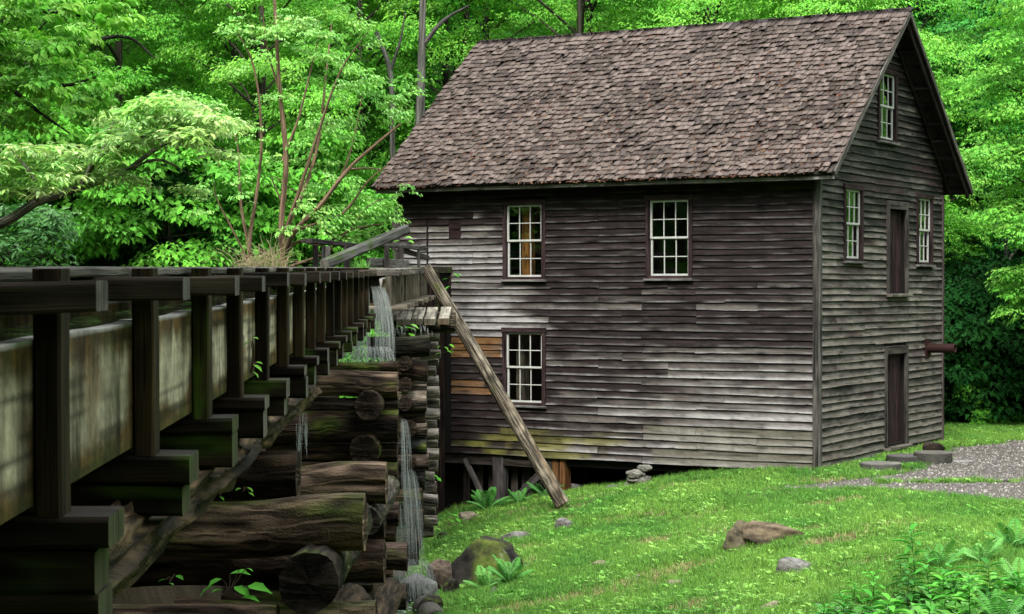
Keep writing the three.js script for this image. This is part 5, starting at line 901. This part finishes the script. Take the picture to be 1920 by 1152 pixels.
// millstones by the lower door, and the dark block behind them
{
  const ms = (label, px, py, wpx, h, seed, tone) => {
    const p = onLand(px, py), r = ((wpx / F) * -p.z) / 2, g = new THREE.LatheGeometry([[0.06, 0], [r * 0.98, 0], [r, 0.02], [r, h - 0.025], [r * 0.98, h], [r * 0.5, h + 0.004], [0.06, h - 0.004], [0.06, 0]].map(([a, b]) => new THREE.Vector2(a, b)), 36), q = g.attributes.position, c = [];
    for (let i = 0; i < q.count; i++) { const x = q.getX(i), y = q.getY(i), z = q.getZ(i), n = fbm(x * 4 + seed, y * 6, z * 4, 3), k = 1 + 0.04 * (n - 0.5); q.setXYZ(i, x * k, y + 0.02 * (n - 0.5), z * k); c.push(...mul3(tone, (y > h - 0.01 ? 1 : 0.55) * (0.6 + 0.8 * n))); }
    g.setAttribute('color', new THREE.Float32BufferAttribute(c, 3)); g.computeVertexNormals(); return seat('millstone', label, 'millstone', g, M.stone, V(p.x, p.y - 0.03, p.z - r * 0.9));
  };
  ms('old round millstone lying nearest the viewer on the grass edge', 1658, 886, 78, 0.18, 1, [0.15, 0.145, 0.13]);
  ms('middle millstone lying just before the lower door', 1706, 873, 74, 0.2, 2, [0.1, 0.095, 0.09]);
  ms('thick dark-sided millstone lying nearest the gravel', 1757, 873, 72, 0.26, 3, [0.12, 0.115, 0.1]);
  const p = onLand(1757, 856), g = stoneGeo(0.46, 0.3, 0.34, { seed: 9, base: [0.06, 0.045, 0.038], dark: [0.018, 0.013, 0.011], cuts: 4, detail: 3 }); seat('dark_block', 'dark squat block standing behind the millstones at the mill corner', 'block', g, M.stone, V(p.x, p.y + 0.15, p.z - 0.3));
  const flag = (label, px, py, w) => { const q = onLand(px, py); seat('flat_stone', label, 'paving stone', stoneGeo(w, 0.1, w * 0.5, { seed: px, base: [0.25, 0.245, 0.24], dark: [0.12, 0.115, 0.11], detail: 3 }), M.stone, V(q.x, q.y + 0.02, q.z)); };
  flag('flat grey stone set level in the gravel right of the millstones', 1802, 868, 0.5);
}
// ---------------------------------------------------------------- lawn
function tuftGeo(seed, blades, h, spread) {
  const R = rng(seed), b = new MB();
  for (let k = 0; k < blades; k++) {
    const a = R() * 6.28, r = spread * Math.sqrt(R()), x = Math.cos(a) * r, z = Math.sin(a) * r, l = h * (0.5 + 0.7 * R()), la = R() * 6.28, ln = l * (0.15 + 0.5 * R()), w = 0.003 + 0.0025 * R(), wx = Math.sin(la) * w, wz = -Math.cos(la) * w, c = mul3([1, 1, 1], 0.75 + 0.5 * R()), c0 = mul3(c, 0.7);
    const p = [b.v([x - wx, 0, z - wz], [0, 0], c0), b.v([x + wx, 0, z + wz], [0, 0], c0), b.v([x + wx * 0.8 + Math.cos(la) * ln * 0.35, l * 0.6, z + wz * 0.8 + Math.sin(la) * ln * 0.35], [0, 0], c), b.v([x - wx * 0.8 + Math.cos(la) * ln * 0.35, l * 0.6, z - wz * 0.8 + Math.sin(la) * ln * 0.35], [0, 0], c), b.v([x + Math.cos(la) * ln, l, z + Math.sin(la) * ln], [0, 0], c)];
    b.quad(p[0], p[1], p[2], p[3]); b.tri(p[3], p[2], p[4]);
  }
  return b.build();
}
function weedGeo(seed, n, rad, len, wid) {
  const R = rng(seed), b = new MB();
  for (let k = 0; k < n; k++) { const a = R() * 6.28, up = 0.25 + 0.8 * R(), d = V(Math.cos(a), up, Math.sin(a)).normalize(), s = 0.6 + 0.7 * R(); leafInto(b, V(Math.cos(a) * rad * R(), 0.01 + 0.03 * R(), Math.sin(a) * rad * R()), d, V(-Math.cos(a) * 0.6, 1, -Math.sin(a) * 0.6).normalize(), len * s, wid * s, mul3([1, 1, 1], 0.75 + 0.5 * R()), 0.2, 0.5, true); }
  return b.build();
}
{
  const R = rng(99), m = new THREE.Matrix4(), q = new THREE.Quaternion(), col = new THREE.Color(), E = new THREE.Euler();
  const scatter = (name, label, geo, n, sc, tint, keep) => {
    const im = new THREE.InstancedMesh(geo, M.grass, n); let k = 0;
    for (let tries = 0; k < n && tries < n * 12; tries++) {
      const z = -(18.5 + 30 * R() ** 1.25), Zd = -z, x = -1.75 + R() * (Zd * 0.32 + 2.2); const g = gravelAt(x, z); if (!keep(x, z, g, R)) continue;
      // nothing grows inside the mill
      const dx = x - mill.position.x, dz = z - mill.position.z, c = Math.cos(mill.rotation.y), s = Math.sin(mill.rotation.y), lx = dx * c - dz * s, lz = dx * s + dz * c; if (stones.some((p) => Math.hypot(p.x - x, p.z + 0.35 - z) < 0.55 && R() < 0.93)) continue; if (lx > -9.6 && lx < 0.04 && lz < -0.25 && lz > -7.4) continue;
      const y = land(x, z), wet = land(x, z) < -1.4; if (wet) continue;
      const sz = sc[0] + (sc[1] - sc[0]) * R(); E.set((R() - 0.5) * 0.3, R() * 6.28, (R() - 0.5) * 0.3); q.setFromEuler(E); m.compose(V(x, y - 0.005, z), q, V(sz, sz * (0.8 + 0.4 * R()), sz)); im.setMatrixAt(k, m);
      const p = fbm(x * 0.9, z * 0.9, 7, 3), t = 0.8 + 0.4 * R(), cc = mix3(tint[0], tint[1], clamp(p * 1.6 - 0.3 + (R() - 0.5) * 0.5)); col.setRGB(cc[0] * t, cc[1] * t, cc[2] * t); im.setColorAt(k++, col);
    }
    im.count = k; im.name = name; im.receiveShadow = true; scene.add(tag(im, label, 'grass', null, 'stuff'));
  };
  const stones = [[1658, 880], [1706, 867], [1757, 866], [1757, 852]].map(([a, b]) => onLand(a, b));
  const edge = (g, R) => g < -0.05 || (g < 0.12 && R() < 0.12);
  scatter('lawn_grass', 'short bright green grass covering the slope in front of the mill', tuftGeo(1, 11, 0.09, 0.06), 82000, [0.7, 1.3], [[0.055, 0.19, 0.017], [0.15, 0.3, 0.035]], (x, z, g, R) => edge(g, R) && R() > bare(x, z) * 0.85);
  scatter('dry_grass', 'thin straw-coloured dry grass mixed into the lawn', tuftGeo(2, 7, 0.07, 0.07), 13000, [0.6, 1.2], [[0.24, 0.21, 0.09], [0.28, 0.28, 0.11]], (x, z, g, R) => edge(g, R) && R() < 0.08 + bare(x, z) * 0.8);
  scatter('clover_weeds', 'broad-leaved clover and plantain weeds scattered through the lawn', weedGeo(3, 8, 0.06, 0.065, 0.036), 20000, [0.6, 1.35], [[0.09, 0.27, 0.025], [0.21, 0.39, 0.07]], (x, z, g, R) => g < -0.15 && R() < 0.2 + 0.9 * ss(0.42, 0.6, fbm(x * 0.7 + 3, z * 0.7, 2, 3)) && R() > bare(x, z));
  scatter('low_weeds', 'dense low broad-leaved weeds filling the lower right corner', weedGeo(7, 11, 0.1, 0.15, 0.062), 2600, [0.6, 1.5], [[0.03, 0.14, 0.014], [0.1, 0.29, 0.03]], (x, z, g, R) => { const Zd = -z, px = 960 + (3600 * x) / Zd; return Zd < 23 && px > 1480 && R() < ss(1500, 1750, px + (22 - Zd) * 40 + 160 * (fbm(x * 1.5, z * 1.5, 3, 2) - 0.5)) * ss(22.5, 20, Zd); });
}
// ---------------------------------------------------------------- single plants
const frondGeo = (() => { const b = new MB(), n = 17; for (let k = 1; k <= n; k++) { const f = k / n, x = f * 0.62, y = 0.34 * f - 0.4 * f * f * 0.62 + 0.0, l = 0.15 * Math.sin(Math.PI * (0.12 + 0.86 * (1 - f) ** 0.9)) + 0.012; for (const s of [-1, 1]) leafInto(b, V(x, y, 0), V(0.38, -0.12, s).normalize(), V(0, 1, 0), l, 0.034, mul3([1, 1, 1], 0.85 + 0.3 * noise(k, s, 2)), 0.15, 0.5, true); } const r = branch([V(0, 0, 0), V(0.2, 0.1, 0), V(0.42, 0.11, 0), V(0.63, 0.1, 0)], 0.005, 0.002, { rad: 4, col: [0.7, 0.7, 0.5] }); const g = b.build(); return mergeGeometries([g, r]); })();
const fernMat = [[0.06, 0.25, 0.028], [0.045, 0.21, 0.024], [0.11, 0.33, 0.055]].map((c) => PH({ color: new THREE.Color(...c), vertexColors: true, roughness: 0.95, transmission: 0.3, thickness: 0, side: THREE.DoubleSide, specularIntensity: 0.6 }));
function fern(label, p, s, seed, mat = 0, n = 9) {
  const R = rng(seed), t = thing('fern', label, 'fern', p);
  for (let k = 0; k < n; k++) { const o = part('frond', frondGeo, fernMat[mat], t); o.rotation.set(0, (k / n) * 6.28 + (R() - 0.5) * 0.5, 0.25 + 0.75 * R(), 'YXZ'); o.scale.setScalar(s * (0.7 + 0.5 * R())); }
  return t;
}
fern('fern at the pit edge in front of the under-mill planks', onLand(912, 958), 0.95, 1, 0, 11);
fern('small fern leaning on the brace left of the pole foot', onLand(972, 948), 0.6, 2, 0, 8);
fern('upright fern right against the foot of the leaning pole', onLand(1022, 936), 0.7, 3, 1, 9);
fern('bright fern beside the big dark boulder', onLand(955, 1098), 0.68, 4, 0, 12);
fern('low fern just below the bright fern by the boulder', onLand(910, 1108), 0.6, 5, 2, 9);
[[1762, 1040, 0.75], [1840, 1030, 0.8], [1900, 1000, 0.85], [1910, 1090, 0.8], [1800, 1100, 0.75], [1690, 1150, 0.6], [1880, 1150, 0.8], [1560, 1140, 0.5]].forEach(([x, y, s], k) => tag(fern('light green fern in the weedy growth at the lower right corner', onLand(x, y + 30), s * 0.8, 20 + k, k % 2 ? 2 : 0, 10), null, null, 'ferns in the lower right corner'));
// tall leafy weeds at the lower right
const blade = (() => { const b = new MB(); leafInto(b, V(0, 0, 0), V(1, 0, 0), V(0, 1, 0), 1, 0.37, [1, 1, 1], 0.2, 0.35, true); return b.build(); })(), heart = (() => { const b = new MB(); leafInto(b, V(0, 0, 0), V(1, 0, 0), V(0, 1, 0), 1, 0.62, [1, 1, 1], 0.12, 0.3, true); return b.build(); })();
const leafMats = [[0.045, 0.24, 0.02], [0.085, 0.34, 0.03], [0.025, 0.15, 0.014], [0.18, 0.46, 0.05]].map((c) => PH({ color: new THREE.Color(...c), vertexColors: true, roughness: 0.95, specularIntensity: 0.2, transmission: 0.3, thickness: 0, side: THREE.DoubleSide }));
const stemMat = S({ color: new THREE.Color(0.05, 0.1, 0.02) }), twigMat = S({ color: new THREE.Color(0.07, 0.05, 0.035) });
function weed(label, p, h, n, len, mat, seed, group, geo = blade) {
  const R = rng(seed), t = thing('leafy_weed', label, 'plant', p, group), lean = V((R() - 0.5) * 0.3, 1, (R() - 0.5) * 0.3).normalize();
  part('stem', branch([V(0, -0.03, 0), lean.clone().multiplyScalar(h * 0.5), lean.clone().multiplyScalar(h)], 0.006, 0.003, { rad: 5 }), stemMat, t);
  for (let k = 0; k < n; k++) { const f = 0.2 + 0.8 * (k / n), o = part('leaf', geo, leafMats[mat], t); o.position.copy(lean).multiplyScalar(h * f); o.rotation.set(0, k * 2.4 + R(), 0.55 - 0.8 * R() * (1 - f * 0.5), 'YXZ'); o.scale.setScalar(len * (0.6 + 0.6 * R())); }
  return t;
}
[[1718, 1075, 0.52, 14, 0.2, 0], [1745, 1120, 0.42, 14, 0.2, 0], [1700, 1130, 0.36, 12, 0.18, 2], [1640, 1120, 0.34, 11, 0.17, 1], [1625, 1160, 0.3, 12, 0.17, 0], [1585, 1150, 0.26, 10, 0.14, 0], [1775, 1150, 0.42, 14, 0.2, 1], [1660, 1170, 0.3, 12, 0.18, 1], [1820, 1160, 0.44, 14, 0.2, 1], [1735, 1180, 0.36, 12, 0.2, 0], [1860, 1120, 0.4, 12, 0.18, 2], [1540, 1160, 0.22, 10, 0.13, 0], [1905, 1150, 0.44, 14, 0.2, 0], [1600, 1120, 0.24, 10, 0.13, 1], [1690, 1090, 0.3, 10, 0.15, 2], [1790, 1120, 0.4, 13, 0.19, 0]]
  .forEach(([x, y, h, n, l, m], k) => weed('tall dark green leafy weed in the growth at the lower right', onLand(x, y + 20), h * 1.25, n + 8, l * 1.15, m, 100 + k, 'leafy weeds in the lower right corner'));
for (const [k, x, y] of [[0, 1572, 1146], [1, 1712, 1148], [2, 1535, 1138]]) { const p = onLand(x, y + 12), b = new MB(); for (let j = 0; j < 9; j++) { const a = j * 0.7; leafInto(b, V(0, 0, 0), V(Math.cos(a), 0.35 * (j % 2), Math.sin(a)), V(0, 1, 0), 0.028, 0.014, [0.3, 0.12, 0.4], 0.1, 0.2); } const t = thing('purple_flower', 'tiny purple wildflower at the bottom edge among the weeds', 'flower', p, 'purple wildflowers'); part('petals', b.build(), M.litter, t).position.y = 0.1; part('stem', branch([V(0, 0, 0), V(0.003, 0.05, 0), V(0, 0.1, 0)], 0.002, 0.0015, { rad: 4 }), stemMat, t); }
// sprigs growing on the woodwork
function sprig(label, p, leaves, mat, seed, name = 'leafy_sprig', geo = heart) {   // leaves: [dx px, dy px, length px, turn]
  const t = thing(name, label, 'plant', p), k = -p.z / F, R = rng(seed), tips = [];
  leaves.forEach(([dx, dy, l], i) => { const o = part('leaf', geo, leafMats[mat], t); o.position.set(dx * k, -dy * k, (R() - 0.5) * 0.12); o.rotation.set((R() - 0.3) * 0.7, R() * 0.8 * (dx < 0 ? 1 : -1) + (dx < 0 ? Math.PI : 0), (R() - 0.5) * 0.7 - 0.15, 'YXZ'); o.scale.setScalar(l * k); tips.push(o.position.clone()); });
  tips.forEach((q) => part('stem', branch([V(0, 0, 0), q.clone().multiplyScalar(0.5).add(V(0.01, 0.02, 0)), q], 0.004, 0.002, { rad: 4 }), twigMat, t));
}
sprig('leafy light green sprig hanging before the dark crib, under the plank platform', at(735, 655, 31.3), [[-10, 0, 24], [12, -4, 22], [-14, -22, 24], [10, -18, 22], [22, -40, 26], [6, -44, 20], [-12, -30, 18], [30, -30, 20], [2, 8, 22], [34, -46, 18]], 3, 1);
sprig('small sprig against the dark water box', at(832, 664, 33.2), [[-4, -2, 14], [6, -6, 12], [0, -14, 14], [10, -18, 12], [-6, -16, 10], [12, -8, 10]], 3, 2);
sprig('green sprig growing from the flume side between two posts', at(470, 700, 8.3), [[3, -4, 20], [6, -16, 22], [-2, -60, 18], [4, -66, 16], [8, -20, 14]], 3, 3);
sprig('large bright green leaves growing between the nearest logs', at(425, 1120, 10.8), [[-22, -24, 34], [4, -42, 40], [14, -20, 40], [40, -22, 44], [-4, -12, 30], [30, -2, 36], [22, -50, 18], [36, -54, 16], [-8, -36, 30], [52, -14, 34]], 1, 4);
sprig('pair of small leaves beside the large leaves on the nearest crib', at(318, 1090, 10.8), [[-6, -4, 16], [8, -8, 20], [2, 2, 12]], 1, 5);
sprig('small two-leaved sprig on the log below the flume sills', at(412, 928, 12.5), [[-4, -8, 18], [6, -12, 16], [2, 2, 14]], 1, 6);
sprig('second small sprig on the log below the sills, right of the first', at(456, 922, 12.6), [[-6, -4, 14], [6, -8, 16], [10, 2, 12]], 3, 7);
sprig('creeper hanging at the top corner of the water box', at(846, 515, 39.4), [[-6, 8, 12], [4, -2, 14], [-2, 22, 14], [6, 14, 12], [-8, 30, 12], [10, 0, 12]], 1, 8);
sprig('drooping light sprig at the tip of the slanting timber', at(752, 448, 32), [[-8, -4, 14], [6, -2, 16], [12, 4, 14], [-4, 4, 12], [2, -10, 12]], 3, 9);
sprig('green leaves on the far cribs beside the fall', at(806, 893, 32.5), [[-6, -6, 14], [6, -2, 14], [12, 4, 12], [-2, 4, 10]], 1, 10);
sprig('wild seedlings at the pit edge below the water box', at(842, 985, 34), [[-6, -16, 12], [6, -20, 14], [0, -8, 12], [12, -12, 12], [-14, -4, 12], [16, -2, 12]], 1, 11);
// grass growing on the flume, and the dead bramble bush behind it
{
  const p = at(678, 512, 26), g = tuftGeo(31, 60, 0.2, 0.09); seat('grass_tuft', 'bright green tuft of grass growing on top of the flume below the railing', 'grass', g, PH({ color: new THREE.Color(0.12, 0.33, 0.04), vertexColors: true, roughness: 0.95, transmission: 0.3, thickness: 0, side: THREE.DoubleSide }), p);
  const R = rng(88), gs = [], q = at(490, 512, 35.2); for (let k = 0; k < 110; k++) { const a = (R() - 0.5) * 2.6, h = 0.35 + 0.5 * R(), d = V(Math.sin(a) * h, Math.cos(a) * h * 0.9, (R() - 0.5) * 0.5), s = V((R() - 0.5) * 0.9, 0, (R() - 0.5) * 0.5); gs.push(branch([s, s.clone().addScaledVector(d, 0.55).add(V(0, 0.08, 0)), s.clone().add(d).add(V(0, -0.12 * R(), 0))], 0.006, 0.003, { rad: 4, col: R() < 0.25 ? [0.14, 0.19, 0.05] : [0.24, 0.2, 0.12], seed: k, vary: 0.6 })); }
  seat('dead_bramble', 'clump of dry straw-coloured stalks at the foot of the bare-stemmed tree', 'shrub', mergeGeometries(gs), M.litter, q);
}
{
  const R = rng(65), b = new MB(); let n = 0; while (n < 2600) { const z = -(19 + 19 * R()), x = -1.2 + R() * 9; if (R() > 0.12 + bare(x, z) || gravelAt(x, z) > 0.3) continue; n++; const l = 0.012 + 0.03 * R(), a = R() * 6.28, c = mul3([[0.16, 0.09, 0.05], [0.1, 0.065, 0.04], [0.26, 0.2, 0.13]][(R() * 3) | 0], 0.6 + 0.6 * R()); leafInto(b, V(x, land(x, z) + 0.01 + 0.03 * R(), z), V(Math.cos(a), 0.5 * (R() - 0.5), Math.sin(a)), V(0, 1, 0), l, l * 0.5, c, 0.2, 0.1); }
  const o = part('lawn_litter', b.build(), M.litter, scene); tag(o, 'bits of dead leaf and twig lying in the worn patches of the lawn', 'leaf litter', null, 'stuff');
}
// fallen leaves under the flume
{
  const R = rng(64), b = new MB(); for (let k = 0; k < 1500; k++) { const x = -7 + 4.6 * R(), z = -(9 + 14 * R()), l = 0.02 + 0.05 * R(), a = R() * 6.28, c = mul3([[0.2, 0.12, 0.07], [0.12, 0.08, 0.055], [0.3, 0.24, 0.17]][(R() * 3) | 0], 0.6 + 0.6 * R()); leafInto(b, V(x, land(x, z) + 0.012, z), V(Math.cos(a), 0.2 * R(), Math.sin(a)), V(0, 1, 0), l, l * 0.5, c, 0.2, 0.1); }
  const o = part('fallen_leaves', b.build(), M.litter, scene); tag(o, 'dry fallen leaves littering the ground under the flume', 'leaves', null, 'stuff');
}
renderer.render(scene, camera);
